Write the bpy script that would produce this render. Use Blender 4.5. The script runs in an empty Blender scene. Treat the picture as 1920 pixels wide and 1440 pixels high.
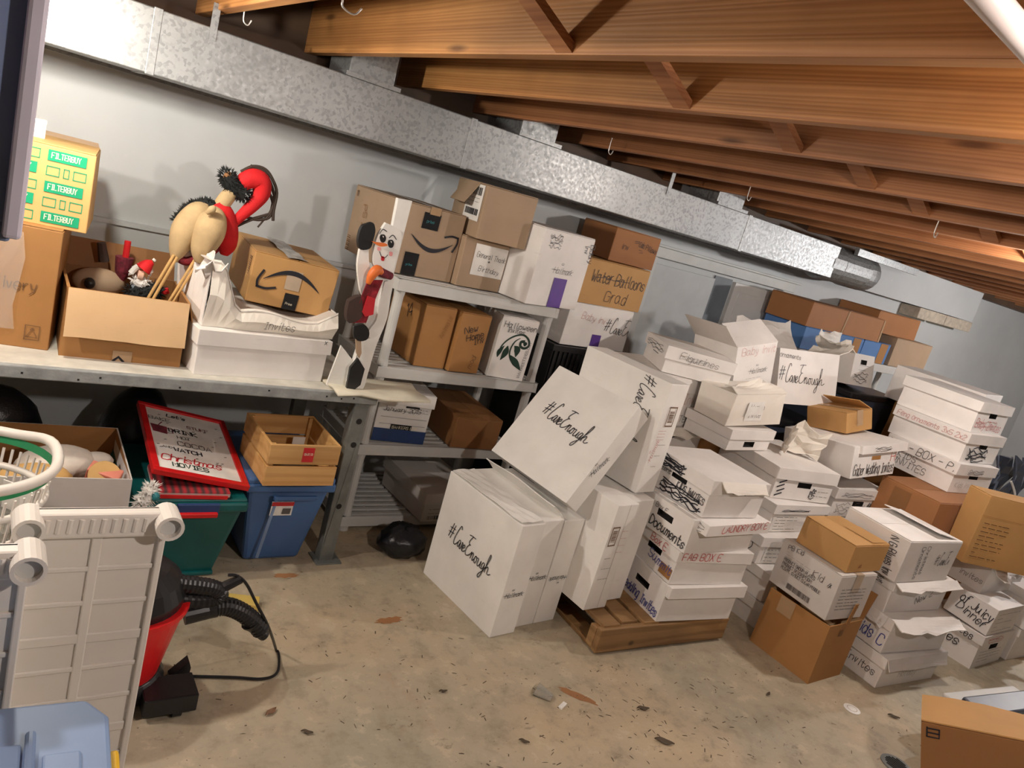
import bpy, bmesh, math, random
from mathutils import Vector, Matrix, Euler
random.seed(7)
S = bpy.context.scene
COL = S.collection
# ------------------------------------------------------------------ camera
CAMH, FPX = 1.6, 1420.0
def _nrm(v): return v.normalized()
_dx = _nrm(Vector((2900-960, 925-720, FPX)))
_dy = Vector((0-960, 97-720, FPX)); _dy = _nrm(_dy - _dx*_dx.dot(_dy))
_dz = _dx.cross(_dy)
ROW = [Vector((_dx[i], _dy[i], _dz[i])) for i in range(3)]      # camera right, down, forward in world axes
cam_d = bpy.data.cameras.new('camera'); cam = bpy.data.objects.new('camera', cam_d); COL.objects.link(cam)
_r, _u, _b = ROW[0], -ROW[1], -ROW[2]
cam.matrix_world = Matrix(((_r.x,_u.x,_b.x,0),(_r.y,_u.y,_b.y,0),(_r.z,_u.z,_b.z,CAMH),(0,0,0,1)))
cam_d.sensor_fit = 'HORIZONTAL'; cam_d.sensor_width = 36; cam_d.lens = 36*FPX/1920; cam_d.clip_start = .02
S.camera = cam
# ------------------------------------------------------------------ world, lamps, exposure
W = bpy.data.worlds.new('world'); S.world = W; W.use_nodes = True
W.node_tree.nodes['Background'].inputs[0].default_value = (.5,.52,.55,1)
W.node_tree.nodes['Background'].inputs[1].default_value = .05
S.view_settings.view_transform = 'Standard'; S.view_settings.look = 'None'
S.view_settings.exposure = 0.70; S.view_settings.gamma = 1; S.view_settings.use_curve_mapping = False
# bare bulbs of the basement and an added fill bulb: position, watts, colour
BULBS = [((.14,2.40,1.745), 19, (1,.95,.83), 'bare glowing light bulb in front of the galvanized duct, above the workbench'),
         ((3.45,1.25,1.86), 25, (1,.91,.83), 'bare glowing light bulb under the joists over the right hand box stacks'),
         ((1.27,-.05,1.855), 36, (1,.89,.81), 'bare glowing light bulb under the joists beside the camera'),
         ((-.85,1.95,1.86), 36, (1,.94,.83), 'added unseen fill bulb under the joists left of the picture'),  # added fill, no lamp known here; brightens the left-facing cartons and floor
         ((6.6,1.2,1.80), 62, (1,.97,.95), 'bare glowing light bulb at the far right end of the room')]
def ray(px,py):
    a,b = (px-960)/FPX,(py-720)/FPX
    return ROW[0]*a+ROW[1]*b+ROW[2]
def at(px,py,x=None,y=None,z=None):
    d = ray(px,py)
    t = (z-CAMH)/d.z if z is not None else (y/d.y if y is not None else x/d.x)
    return Vector((0,0,CAMH))+d*t
# ------------------------------------------------------------------ materials
MATS = {}
def _nt(name):
    m = bpy.data.materials.new(name); m.use_nodes = True
    nt = m.node_tree; return m, nt, nt.nodes['Principled BSDF']
def N(nt, t, **k):
    n = nt.nodes.new(t)
    for a,b in k.items():
        if a in n.inputs: n.inputs[a].default_value = b
        else: setattr(n,a,b)
    return n
def ramp(nt, src, stops):
    r = nt.nodes.new('ShaderNodeValToRGB'); e = r.color_ramp.elements
    e[0].position, e[0].color = stops[0][0], (*stops[0][1],1)
    e[1].position, e[1].color = stops[-1][0], (*stops[-1][1],1)
    for p,c in stops[1:-1]:
        x = e.new(p); x.color = (*c,1)
    nt.links.new(src, r.inputs[0]); return r.outputs[0]
def mixc(nt, fac, a, b, mode='MIX'):
    m = nt.nodes.new('ShaderNodeMix'); m.data_type = 'RGBA'; m.blend_type = mode
    def s(i,v):
        if hasattr(v,'default_value') or hasattr(v,'links'): nt.links.new(v, m.inputs[i])
        else: m.inputs[i].default_value = v if isinstance(v,(int,float)) else (*v,1)
    s(0,fac); s(6,a); s(7,b); return m.outputs[2]
def coords(nt, scale=(1,1,1), rnd=True):
    tc = nt.nodes.new('ShaderNodeTexCoord'); mp = nt.nodes.new('ShaderNodeMapping')
    nt.links.new(tc.outputs['Object'], mp.inputs[0]); mp.inputs['Scale'].default_value = scale
    if rnd:
        oi = nt.nodes.new('ShaderNodeObjectInfo'); mu = N(nt,'ShaderNodeMath',operation='MULTIPLY'); mu.inputs[1].default_value = 31.7
        nt.links.new(oi.outputs['Random'], mu.inputs[0]); nt.links.new(mu.outputs[0], mp.inputs['Location'])
    return mp.outputs[0]
def noise(nt, vec, scale, detail=4, rough=.55):
    n = N(nt,'ShaderNodeTexNoise'); n.inputs['Scale'].default_value = scale; n.inputs['Detail'].default_value = detail; n.inputs['Roughness'].default_value = rough
    nt.links.new(vec, n.inputs['Vector']); return n.outputs['Fac']
def bump(nt, bs, h, strength=.2, dist=.01):
    b = N(nt,'ShaderNodeBump'); b.inputs['Strength'].default_value = strength; b.inputs['Distance'].default_value = dist
    nt.links.new(h, b.inputs['Height']); nt.links.new(b.outputs[0], bs.inputs['Normal'])
def simple(name, col, rough=.6, metal=0, var=.12, scale=9, bmp=0, spec=.5):
    if name in MATS: return MATS[name]
    m, nt, bs = _nt(name); v = coords(nt)
    f = noise(nt, v, scale)
    lo = tuple(c*(1-var) for c in col); hi = tuple(min(1,c*(1+var)) for c in col)
    nt.links.new(ramp(nt, f, [(.3,lo),(.7,hi)]), bs.inputs['Base Color'])
    bs.inputs['Roughness'].default_value = rough; bs.inputs['Metallic'].default_value = metal
    bs.inputs['Specular IOR Level'].default_value = spec
    if bmp: bump(nt, bs, noise(nt, v, scale*6), bmp, .003)
    MATS[name] = m; return m
def card(name, col, rough=.62, flute=True):
    m, nt, bs = _nt(name); v = coords(nt, (1,1,1))
    f = noise(nt, v, 5, 6); g = noise(nt, coords(nt,(60,60,2)), 3, 2)
    base = ramp(nt, f, [(.25,tuple(c*.88 for c in col)),(.75,tuple(min(1,c*1.06) for c in col))])
    sc = noise(nt, coords(nt,(2,2,14)), 7, 3)
    base = mixc(nt, ramp(nt, sc, [(.64,(0,0,0)),(.8,(.35,.35,.35))]), base, tuple(c*.72 for c in col))
    nt.links.new(base, bs.inputs['Base Color']); bs.inputs['Roughness'].default_value = rough
    bs.inputs['Specular IOR Level'].default_value = .3
    bump(nt, bs, g, .12, .002); MATS[name] = m; return m
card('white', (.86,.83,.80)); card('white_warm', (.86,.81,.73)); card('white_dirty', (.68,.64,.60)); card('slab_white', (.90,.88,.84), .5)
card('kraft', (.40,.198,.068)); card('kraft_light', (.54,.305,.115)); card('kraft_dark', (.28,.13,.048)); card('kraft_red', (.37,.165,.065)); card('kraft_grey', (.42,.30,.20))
card('kraft_yellow', (.70,.43,.16)); card('blue_print_card', (.10,.22,.48)); card('flap_inside', (.66,.44,.24))
simple('ink', (.012,.012,.02), .5); simple('ink_soft', (.10,.09,.09), .6); simple('ink_red', (.55,.10,.09), .6); simple('ink_pink', (.62,.33,.30), .6); simple('ink_blue',(.05,.07,.30),.6); simple('ink_brown',(.16,.08,.035),.6); simple('ink_grey',(.42,.40,.38),.6)
simple('print_green', (.01,.36,.17), .5); simple('print_cream', (.86,.80,.62), .5); simple('leaf_green', (.012,.04,.026), .5); simple('paper', (.84,.82,.78), .7, bmp=.1); simple('teal_print', (.03,.22,.25), .5)
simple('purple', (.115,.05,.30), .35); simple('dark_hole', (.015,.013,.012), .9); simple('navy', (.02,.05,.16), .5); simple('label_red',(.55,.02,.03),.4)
simple('tape', (.45,.30,.17), .22, var=.06); simple('tape_clear', (.50,.40,.30), .15); simple('tape_black', (.015,.016,.018), .25); simple('tape_silver', (.42,.40,.37), .2, var=.4, scale=30, bmp=.4)
simple('plastic_white', (.80,.76,.70), .42, var=.05, scale=3); simple('plastic_grey', (.60,.60,.58), .5, var=.06); simple('plastic_teal', (.003,.10,.10), .35); simple('plastic_blue', (.06,.14,.33), .38, var=.1, scale=3); simple('plastic_red', (.65,.012,.014), .32); simple('plastic_black', (.012,.012,.014), .35); simple('plastic_green', (.03,.30,.12), .4); simple('plastic_yellow', (.75,.45,.03), .4)
simple('blue_lid', (.22,.32,.52), .45, var=.06, scale=3); simple('dark_tote', (.035,.045,.07), .5); simple('steel_paint', (.16,.17,.16), .5, var=.3, bmp=.3)
simple('bench_top', (.62,.60,.53), .55, var=.15, scale=14, bmp=.4); simple('bench_edge', (.30,.32,.32), .6, var=.2, scale=20, bmp=.4)
simple('blue_paint', (.17,.22,.36), .5, var=.1); simple('lavender_paint', (.55,.52,.62), .55, var=.08)
simple('plush_tan', (.50,.36,.19), .85, bmp=.3, scale=20); simple('plush_red', (.62,.008,.012), .8, bmp=.3, scale=20); simple('fur_black', (.012,.014,.014), .95); simple('plaid_red', (.20,.008,.016), .85, var=.6, scale=40); simple('dowel', (.62,.38,.14), .6); simple('twig', (.045,.03,.022), .8)
simple('fur_white', (.80,.78,.74), .95); simple('skin_cloth', (.72,.45,.33), .8); simple('wood_white', (.83,.82,.78), .45, var=.06, scale=12); simple('orange_paint', (.75,.17,.03), .5); simple('cheek_pink', (.85,.35,.35), .6); simple('maroon', (.16,.015,.03), .8, var=.5, scale=60); simple('black_paint', (.013,.013,.014), .35); simple('brown_felt', (.05,.028,.022), .9)
simple('cloth_cream', (.70,.66,.53), .8, bmp=.3); simple('cloth_white', (.74,.68,.60), .85, bmp=.4, scale=14); simple('coral', (.72,.25,.18), .5); simple('porcelain', (.8,.8,.78), .3); simple('wire', (.72,.70,.66), .35, .6); simple('pink_flower',(.8,.25,.3),.6)
simple('low_bounce_wall', (.20,.21,.22), .8); simple('door_grey', (.52,.55,.56), .5, var=.05); simple('door_white', (.70,.70,.69), .45, var=.04); simple('frame_paint', (.60,.62,.61), .5, var=.06); simple('slate', (.17,.20,.23), .5)
simple('brick_tan', (.50,.44,.36), .85, var=.2, scale=30, bmp=.5); simple('leaf_dry', (.20,.11,.06), .8); simple('dirt', (.10,.075,.05), .9); simple('stain_rust', (.36,.17,.07), .8); simple('pipe_white', (.72,.64,.62), .35); simple('board_blue', (.06,.075,.11), .45); simple('bag_black', (.008,.008,.010), .3, bmp=.8, scale=8); simple('yellow_block', (.62,.46,.12), .6); simple('copper_wire', (.55,.5,.45), .4,.4)
def wood(name, c0, c1, c2, scale=(14,.7,34), rough=.6):
    m, nt, bs = _nt(name); v = coords(nt, scale)
    f = noise(nt, v, 1.0, 5, .6); w = N(nt,'ShaderNodeTexWave', wave_type='BANDS', bands_direction='Z'); w.inputs['Scale'].default_value = .9; w.inputs['Distortion'].default_value = 11; w.inputs['Detail'].default_value = 3; w.inputs['Detail Scale'].default_value = .8
    nt.links.new(v, w.inputs['Vector'])
    a = ramp(nt, f, [(.25,c0),(.5,c1),(.75,c2)])
    b = mixc(nt, .26, a, ramp(nt, w.outputs['Fac'], [(.1,c0),(.6,c2)]))
    bl = noise(nt, coords(nt,(1.2,1.2,1.2)), 1.5, 3)
    b = mixc(nt, ramp(nt, bl, [(.45,(0,0,0)),(.75,(.55,.55,.55))]), b, tuple(x*.62 for x in c0))
    # knots
    vo = N(nt,'ShaderNodeTexVoronoi'); vo.inputs['Scale'].default_value = 1.0; nt.links.new(coords(nt,(7,1.7,9)), vo.inputs['Vector'])
    b = mixc(nt, ramp(nt, vo.outputs['Distance'], [(.05,(.8,.8,.8)),(.13,(0,0,0))]), b, tuple(x*.35 for x in c0))
    nt.links.new(b, bs.inputs['Base Color']); bs.inputs['Roughness'].default_value = rough
    bump(nt, bs, w.outputs['Fac'], .15, .002); MATS[name] = m
wood('joist_wood', (.28,.105,.028), (.44,.19,.055), (.58,.29,.095))
wood('joist_wood_red', (.24,.085,.032), (.36,.145,.056), (.46,.21,.085))
wood('crate_wood', (.50,.25,.075), (.66,.37,.13), (.78,.49,.20), (.9,9,9))
wood('pallet_wood', (.13,.065,.025), (.30,.165,.065), (.47,.28,.12), (1,9,9))
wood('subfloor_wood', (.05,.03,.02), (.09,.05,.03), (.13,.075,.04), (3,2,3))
def mk_galv():
    m, nt, bs = _nt('galvanized'); v = coords(nt, (1,1,1), False)
    vo = N(nt,'ShaderNodeTexVoronoi'); vo.inputs['Scale'].default_value = 95; nt.links.new(v, vo.inputs['Vector'])
    nn = noise(nt, v, 60, 5, .7); n2 = noise(nt, v, 2.2, 3)
    sp = N(nt,'ShaderNodeSeparateColor'); nt.links.new(vo.outputs['Color'], sp.inputs[0])
    av = N(nt,'ShaderNodeMath', operation='ADD'); nt.links.new(sp.outputs[0], av.inputs[0]); nt.links.new(nn, av.inputs[1])
    c = ramp(nt, av.outputs[0], [(.30,(.215,.225,.23)),(.65,(.29,.30,.305)),(1.0,(.38,.39,.395))])
    c = mixc(nt, ramp(nt, n2, [(.4,(0,0,0)),(.75,(.6,.6,.6))]), c, (.22,.23,.235))
    nt.links.new(c, bs.inputs['Base Color']); bs.inputs['Metallic'].default_value = .72
    nt.links.new(ramp(nt, nn, [(.3,(.34,.34,.34)),(.7,(.58,.58,.58))]), bs.inputs['Roughness'])
    bump(nt, bs, nn, .12, .002); MATS['galvanized'] = m
mk_galv()
def mk_wall():
    m, nt, bs = _nt('wall_paint'); v = coords(nt, (1,1,1), False)
    a = noise(nt, v, 1.3, 5); b = noise(nt, v, 14, 4)
    c = ramp(nt, a, [(.3,(.50,.525,.54)),(.7,(.61,.635,.645))])
    c = mixc(nt, ramp(nt, b, [(.66,(0,0,0)),(.78,(.5,.5,.5))]), c, (.62,.64,.64))
    nt.links.new(c, bs.inputs['Base Color']); bs.inputs['Roughness'].default_value = .5
    bump(nt, bs, b, .25, .006); MATS['wall_paint'] = m
mk_wall()
def mk_floor():
    m, nt, bs = _nt('concrete'); v = coords(nt, (1,1,1), False)
    a = noise(nt, v, 1.1, 6, .6); b = noise(nt, v, 9, 9, .7); d = noise(nt, v, 34, 4, .6)
    c = ramp(nt, a, [(.32,(.36,.33,.25)),(.5,(.44,.375,.27)),(.68,(.52,.41,.27))])
    c = mixc(nt, ramp(nt, b, [(.36,(.55,.55,.55)),(.5,(0,0,0))]), c, (.26,.22,.155))
    c = mixc(nt, ramp(nt, b, [(.56,(0,0,0)),(.62,(.5,.5,.5))]), c, (.58,.50,.365))
    # flaking paint patches, rusty stains, dark specks
    e = noise(nt, coords(nt,(1,1,1),False), 2.6, 8, .7)
    c = mixc(nt, ramp(nt, e, [(.60,(0,0,0)),(.64,(.45,.45,.45))]), c, (.40,.30,.205))
    sp = noise(nt, v, 70, 3, .5)
    c = mixc(nt, ramp(nt, sp, [(.69,(0,0,0)),(.74,(.85,.85,.85))]), c, (.065,.05,.035))
    s3 = noise(nt, coords(nt,(1,1.6,1),False), 8, 8, .75)
    c = mixc(nt, ramp(nt, s3, [(.60,(0,0,0)),(.66,(.6,.6,.6))]), c, (.17,.135,.09))
    s2 = noise(nt, coords(nt,(1,2.2,1),False), 19, 5, .7)
    c = mixc(nt, ramp(nt, s2, [(.67,(0,0,0)),(.72,(.7,.7,.7))]), c, (.10,.08,.055))
    nt.links.new(c, bs.inputs['Base Color']); bs.inputs['Roughness'].default_value = .62
    bump(nt, bs, d, .35, .004); MATS['concrete'] = m
mk_floor()
def mk_clear(name, col, rough=.1, trans=.9):
    m, nt, bs = _nt(name); bs.inputs['Base Color'].default_value = (*col,1); bs.inputs['Roughness'].default_value = rough
    bs.inputs['Transmission Weight'].default_value = trans; bs.inputs['IOR'].default_value = 1.3; MATS[name] = m
def mk_film():
    m, nt, bs = _nt('clear_film'); bs.inputs['Base Color'].default_value=(.9,.88,.82,1); bs.inputs['Roughness'].default_value=.12; bs.inputs['Alpha'].default_value=.13; bs.inputs['Specular IOR Level'].default_value=.9; MATS['clear_film']=m
mk_film()
mk_clear('clear_plastic', (.9,.9,.86), .12, .85)
def mk_plaid():
    m, nt, bs = _nt('plaid'); v = coords(nt, (26,26,26), False)
    w1 = N(nt,'ShaderNodeTexWave', bands_direction='X'); w2 = N(nt,'ShaderNodeTexWave', bands_direction='Z')
    for w in (w1,w2): w.inputs['Scale'].default_value = .5; nt.links.new(v, w.inputs['Vector'])
    c = mixc(nt, w1.outputs['Fac'], (.42,.02,.03), (.06,.03,.03)); c = mixc(nt, ramp(nt, w2.outputs['Fac'], [(.45,(0,0,0)),(.55,(.7,.7,.7))]), c, (.60,.52,.48))
    nt.links.new(c, bs.inputs['Base Color']); bs.inputs['Roughness'].default_value = .85; MATS['plaid'] = m
mk_plaid()
def M(n): return MATS[n]
# ------------------------------------------------------------------ mesh building
class MB:
    def __init__(s): s.v=[]; s.f=[]; s.mi=[]
    def add(s, vs, fs, mi=0):
        o=len(s.v); s.v += [tuple(v) for v in vs]; s.f += [tuple(i+o for i in f) for f in fs]; s.mi += [mi]*len(fs); return s
    def box(s, a, b, mi=0):
        (x0,y0,z0),(x1,y1,z1) = a,b
        return s.add([(x0,y0,z0),(x1,y0,z0),(x1,y1,z0),(x0,y1,z0),(x0,y0,z1),(x1,y0,z1),(x1,y1,z1),(x0,y1,z1)],
                     [(0,3,2,1),(4,5,6,7),(0,1,5,4),(1,2,6,5),(2,3,7,6),(3,0,4,7)], mi)
    def bar(s, p, q, w, h, up=(0,0,1), mi=0):
        p,q=Vector(p),Vector(q); d=(q-p).normalized(); u=Vector(up); sd=d.cross(u)
        if sd.length<1e-4: sd=d.cross(Vector((1,0,0)))
        sd.normalize(); u=sd.cross(d); a=sd*w/2; b=u*h/2
        return s.add([p-a-b,p+a-b,p+a+b,p-a+b,q-a-b,q+a-b,q+a+b,q-a+b],[(0,1,2,3),(7,6,5,4),(0,4,5,1),(1,5,6,2),(2,6,7,3),(3,7,4,0)],mi)
    def tube(s, pts, r, n=10, cap=True, mi=0):
        pts=[Vector(p) for p in pts]; rr = r if isinstance(r,(list,tuple)) else [r]*len(pts)
        d0=(pts[1]-pts[0]).normalized(); up=Vector((0,0,1)) if abs(d0.z)<.9 else Vector((1,0,0)); sd=d0.cross(up).normalized()
        vs=[]; fs=[]
        for i,p in enumerate(pts):
            d=(pts[min(i+1,len(pts)-1)]-pts[max(i-1,0)]).normalized(); sd=(sd-d*sd.dot(d)).normalized(); u=sd.cross(d)
            for k in range(n):
                a=2*math.pi*k/n; vs.append(p+(sd*math.cos(a)+u*math.sin(a))*rr[i])
        for i in range(len(pts)-1):
            for k in range(n):
                k2=(k+1)%n; fs.append((i*n+k,i*n+k2,(i+1)*n+k2,(i+1)*n+k))
        if cap: fs.append(tuple(range(n))[::-1]); fs.append(tuple((len(pts)-1)*n+k for k in range(n)))
        return s.add(vs,fs,mi)
    def lathe(s, prof, c=(0,0,0), n=24, mi=0, sx=1, sy=1):
        vs=[];fs=[]
        for r,z in prof:
            for k in range(n):
                a=2*math.pi*k/n; vs.append((c[0]+r*math.cos(a)*sx,c[1]+r*math.sin(a)*sy,c[2]+z))
        for i in range(len(prof)-1):
            for k in range(n):
                k2=(k+1)%n; fs.append((i*n+k,i*n+k2,(i+1)*n+k2,(i+1)*n+k))
        if prof[0][0]>1e-4: fs.append(tuple(range(n))[::-1])
        if prof[-1][0]>1e-4: fs.append(tuple((len(prof)-1)*n+k for k in range(n)))
        return s.add(vs,fs,mi)
    def ell(s, c, r, n=14, m=9, rot=None, mi=0):
        vs=[];fs=[]; c=Vector(c)
        for i in range(m+1):
            t=math.pi*i/m
            for k in range(n):
                a=2*math.pi*k/n; v=Vector((r[0]*math.sin(t)*math.cos(a),r[1]*math.sin(t)*math.sin(a),r[2]*math.cos(t)))
                if rot: v=rot@v
                vs.append(c+v)
        for i in range(m):
            for k in range(n):
                k2=(k+1)%n; fs.append((i*n+k,(i+1)*n+k,(i+1)*n+k2,i*n+k2))
        return s.add(vs,fs,mi)
    def prism(s, poly, off, mi=0):
        n=len(poly); poly=[Vector(p) for p in poly]; off=Vector(off)
        return s.add(poly+[p+off for p in poly],[tuple(range(n)),tuple(range(2*n-1,n-1,-1))]+[(i,i+n,(i+1)%n+n,(i+1)%n) for i in range(n)],mi)
    def build(s, name, mat, parent=None, bevel=0, smooth=False, solid=0, sub=0):
        me=bpy.data.meshes.new(name); me.from_pydata([tuple(v) for v in s.v],[],s.f); me.validate()
        for m in (mat if isinstance(mat,(list,tuple)) else [mat]): me.materials.append(M(m))
        if any(s.mi) and len(s.mi)==len(me.polygons): me.polygons.foreach_set('material_index', s.mi)
        b=bmesh.new(); b.from_mesh(me); bmesh.ops.remove_doubles(b, verts=b.verts, dist=1e-5); bmesh.ops.recalc_face_normals(b, faces=b.faces); b.to_mesh(me); b.free()
        if smooth:
            me.polygons.foreach_set('use_smooth',[True]*len(me.polygons))
        o=bpy.data.objects.new(name, me); COL.objects.link(o)
        if parent is not None: o.parent=parent
        if solid:
            k=o.modifiers.new('solid','SOLIDIFY'); k.thickness=solid; k.offset=0
        if bevel:
            k=o.modifiers.new('bevel','BEVEL'); k.width=bevel; k.segments=2; k.limit_method='ANGLE'; k.angle_limit=.7
        if sub:
            k=o.modifiers.new('sub','SUBSURF'); k.levels=sub; k.render_levels=sub
        if smooth=='auto':
            pass
        return o
def tag(o, label, cat, group=None):
    o['label']=label; o['category']=cat
    if group: o['group']=group
    return o
def thing(name, label, cat, loc=(0,0,0), yaw=0, euler=None, group=None):
    o=bpy.data.objects.new(name,None); COL.objects.link(o); o.location=loc; o.empty_display_size=.05
    o.rotation_euler = euler if euler else (0,0,math.radians(yaw))
    return tag(o,label,cat,group)
def struct(o): o['kind']='structure'; return o
def cat(pts, k=5):
    pts=[Vector(p) for p in pts]; out=[]
    for i in range(len(pts)-1):
        p0=pts[max(i-1,0)];p1=pts[i];p2=pts[i+1];p3=pts[min(i+2,len(pts)-1)]
        for j in range(k):
            t=j/k; out.append(.5*((2*p1)+(p2-p0)*t+(2*p0-5*p1+4*p2-p3)*t*t+(3*p1-p0-3*p2+p3)*t**3))
    out.append(pts[-1]); return out
def catr(r, k=5):
    return [v.x for v in cat([Vector((x,0,0)) for x in r],k)]
def sheet(name, rows, mat, parent=None, th=.003, smooth=False):
    b=MB(); n=len(rows[0]); vs=[p for r in rows for p in r]; fs=[]
    for i in range(len(rows)-1):
        for k in range(n-1): fs.append((i*n+k,i*n+k+1,(i+1)*n+k+1,(i+1)*n+k))
    b.add(vs,fs); return b.build(name,mat,parent,solid=th,smooth=smooth)
# ------------------------------------------------------------------ pen strokes for writing
G = {
'A':'00 26 40|12 32','B':'00 06 36 45 44 33 03|33 42 41 30 00','C':'45 36 16 05 01 10 30 41','D':'00 06 26 44 42 20 00','E':'46 06 00 40|03 33','F':'46 06 00|03 33','G':'45 36 16 05 01 10 30 41 43 23','H':'00 06|40 46|03 43','I':'16 36|26 20|10 30','J':'36 31 20 10 01','K':'00 06|46 03 40','L':'06 00 40','M':'00 06 23 46 40','N':'00 06 40 46','O':'16 05 01 10 30 41 45 36 16','P':'00 06 36 45 44 33 03','Q':'16 05 01 10 30 41 45 36 16|22 40','R':'00 06 36 45 44 33 03|23 40','S':'45 36 16 05 04 13 33 42 41 30 10 01','T':'06 46|26 20','U':'06 01 10 30 41 46','V':'06 20 46','W':'06 10 24 30 46','X':'00 46|06 40','Y':'06 23 46|23 20','Z':'06 46 00 40',
'a':'33 24 14 03 01 10 20 32|34 31 40','b':'06 00|03 14 24 33 31 20 10 01','c':'33 24 14 03 01 10 20 31','d':'33 24 14 03 01 10 20 32|36 30','e':'02 32 33 24 14 03 01 10 20 31','f':'36 26 15 10|04 24','g':'33 24 14 03 01 10 20 32|34 3a 2b 1b','h':'06 00|03 14 24 33 30','i':'14 10|15 16','j':'24 2a 1b|25 26','k':'06 00|34 02 30','l':'16 11 20','m':'04 00|03 14 23 20|23 34 43 40','n':'04 00|03 14 24 33 30','o':'14 03 01 10 20 31 33 24 14','p':'04 0b|03 14 24 33 31 20 10 01','q':'33 24 14 03 01 10 20 31|34 3b','r':'04 00|02 14 24','s':'33 24 14 03 12 22 31 20 10 01','t':'16 11 20 31|04 34','u':'04 01 10 20 32|34 31 40','v':'04 10 24','w':'04 10 22 30 44','x':'04 30|34 00','y':'04 11 21|34 20 1a 0b','z':'04 34 00 30',
'0':'16 05 01 10 30 41 45 36 16','1':'05 16 10','2':'05 16 36 45 44 00 40','3':'05 16 36 45 44 23 42 41 30 10 01','4':'30 36 02 42','5':'46 06 03 33 42 41 30 10 01','6':'36 05 01 10 30 41 42 33 13 02','7':'06 46 10','8':'13 04 05 16 36 45 44 33 13 02 01 10 30 41 42 33','9':'43 33 13 04 05 16 36 45 41 30 10','#':'10 26|30 46|02 42|04 44','&':'40 14 15 26 35 34 01 10 20 42','+':'21 25|03 43','.':'10 11',':':'10 11|13 14','-':'03 33','/':'00 46','~':'02 13 22 33 42',"'":'15 16',',':'11 0a'}
def _pt(t):
    y={'a':-1,'b':-2}.get(t[1]); return (int(t[0]), y if y is not None else int(t[1]))
def strokes(text, hand=True, rng=None, jit=.22, slant=.0, gap=1.3):
    out=[]; x=0
    for ch in text:
        if ch==' ': x+=3; continue
        g=G.get(ch)
        if not g: x+=2; continue
        wd=0; ph=rng.uniform(-.3,.3) if hand and rng else 0; sc=rng.uniform(.9,1.1) if hand and rng else 1
        for st in g.split('|'):
            pl=[]
            for t in st.split():
                a,b=_pt(t); wd=max(wd,a)
                if hand and rng: a+=rng.uniform(-jit,jit); b+=rng.uniform(-jit,jit)
                b=b*sc+ph*.6; pl.append((x+a+b*slant,b))
            if hand and len(pl)>2: pl=[(v.x,v.y) for v in cat([Vector((p[0],p[1],0)) for p in pl],3)]
            out.append(pl)
        x+=wd+gap
    return out, x-gap
CARE = [[(0,1),(1.3,6)],[(1.2,.8),(2.5,5.8)],[(-.4,2.6),(2.7,3.0)],[(-.1,4.2),(3,4.5)],
 [(6.3,6.3),(6.1,7.1),(5.5,7.0),(4.6,5.0),(3.8,2.4),(3.7,.8),(4.2,0),(5.2,.4),(6,1.5)],[(7.5,2.5),(6.9,2.7),(6.2,1.4),(6.3,.3),(7,.6),(7.6,2.4),(7.5,.5),(8.1,.2),(8.6,2.2),(8.5,2.7),(9.1,2.5),(9.0,.6),(9.5,.2)],
 [(9.5,1.1),(10.4,1.8),(10.3,2.6),(9.7,2.2),(9.4,.9),(9.9,.1),(11,1.0)],[(11.4,6.9),(13,7.2),(14.8,7.2)],[(13.3,7.1),(12.2,5.2),(12.3,4.2),(13.2,4.1)],[(12.7,4.1),(11.6,2.6),(11.4,1),(12,.1),(13.4,.6),(14.5,1.8),(15,2.6),(14.8,.3)],[(14.9,1.4),(15.6,2.6),(16,2.2),(15.9,.6),(16.3,.2),(17,1.2),(17.5,2.4),(18.2,2.2),(18.3,.8),(17.7,.1),(17.1,.8),(17.4,2.2),(18.6,2.3),(19.3,2.4),(19.2,.7),(19.7,.1),(20.5,.9),(20.9,2.5),(20.8,.5),(21.4,.3)],
 [(22.9,2.5),(22.2,2.6),(21.6,1.4),(21.9,.3),(22.6,.8),(23,2.4),(22.7,-.8),(22.0,-2.6),(21.2,-2.9),(21.3,-1.8),(23.2,.3)],[(23.2,.3),(24.4,3.4),(25.0,6.0),(24.6,6.6),(24.1,4.4),(23.9,.2)],[(24.0,1.4),(24.9,2.5),(25.3,2.0),(25.2,.6),(26.0,.3),(27,1.0)]]
def care(n=99): return [[(v.x,v.y) for v in cat([Vector((a,b,0)) for a,b in s],4)] if len(s)>2 else s for s in CARE[:n]], 27.0
def logo_crown():
    st,w=strokes('Hallmark',True,random.Random(3),.1,.25,.4)
    st+= [[(-2.5,3.0),(3,3.4)],[(9.5,8.4),(9.2,10),(10.4,9.2),(11,10.4),(11.6,9.2),(12.8,10),(12.4,8.4),(9.5,8.4)]]
    return st,w
def scribble(n, w, h, seed=1):
    r=random.Random(seed); st=[]
    for i in range(n):
        y=h*(i+.5)/n; pl=[(r.uniform(0,.12)*w,y+r.uniform(-.1,.1)*h)]
        for k in range(7): pl.append((w*(k+1)/8+r.uniform(-.05,.05)*w,y+r.uniform(-.22,.22)*h))
        pl.append((w*r.uniform(.88,1),y)); st.append([(v.x,v.y) for v in cat([Vector((a,b,0)) for a,b in pl],2)])
    return st,w
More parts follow.
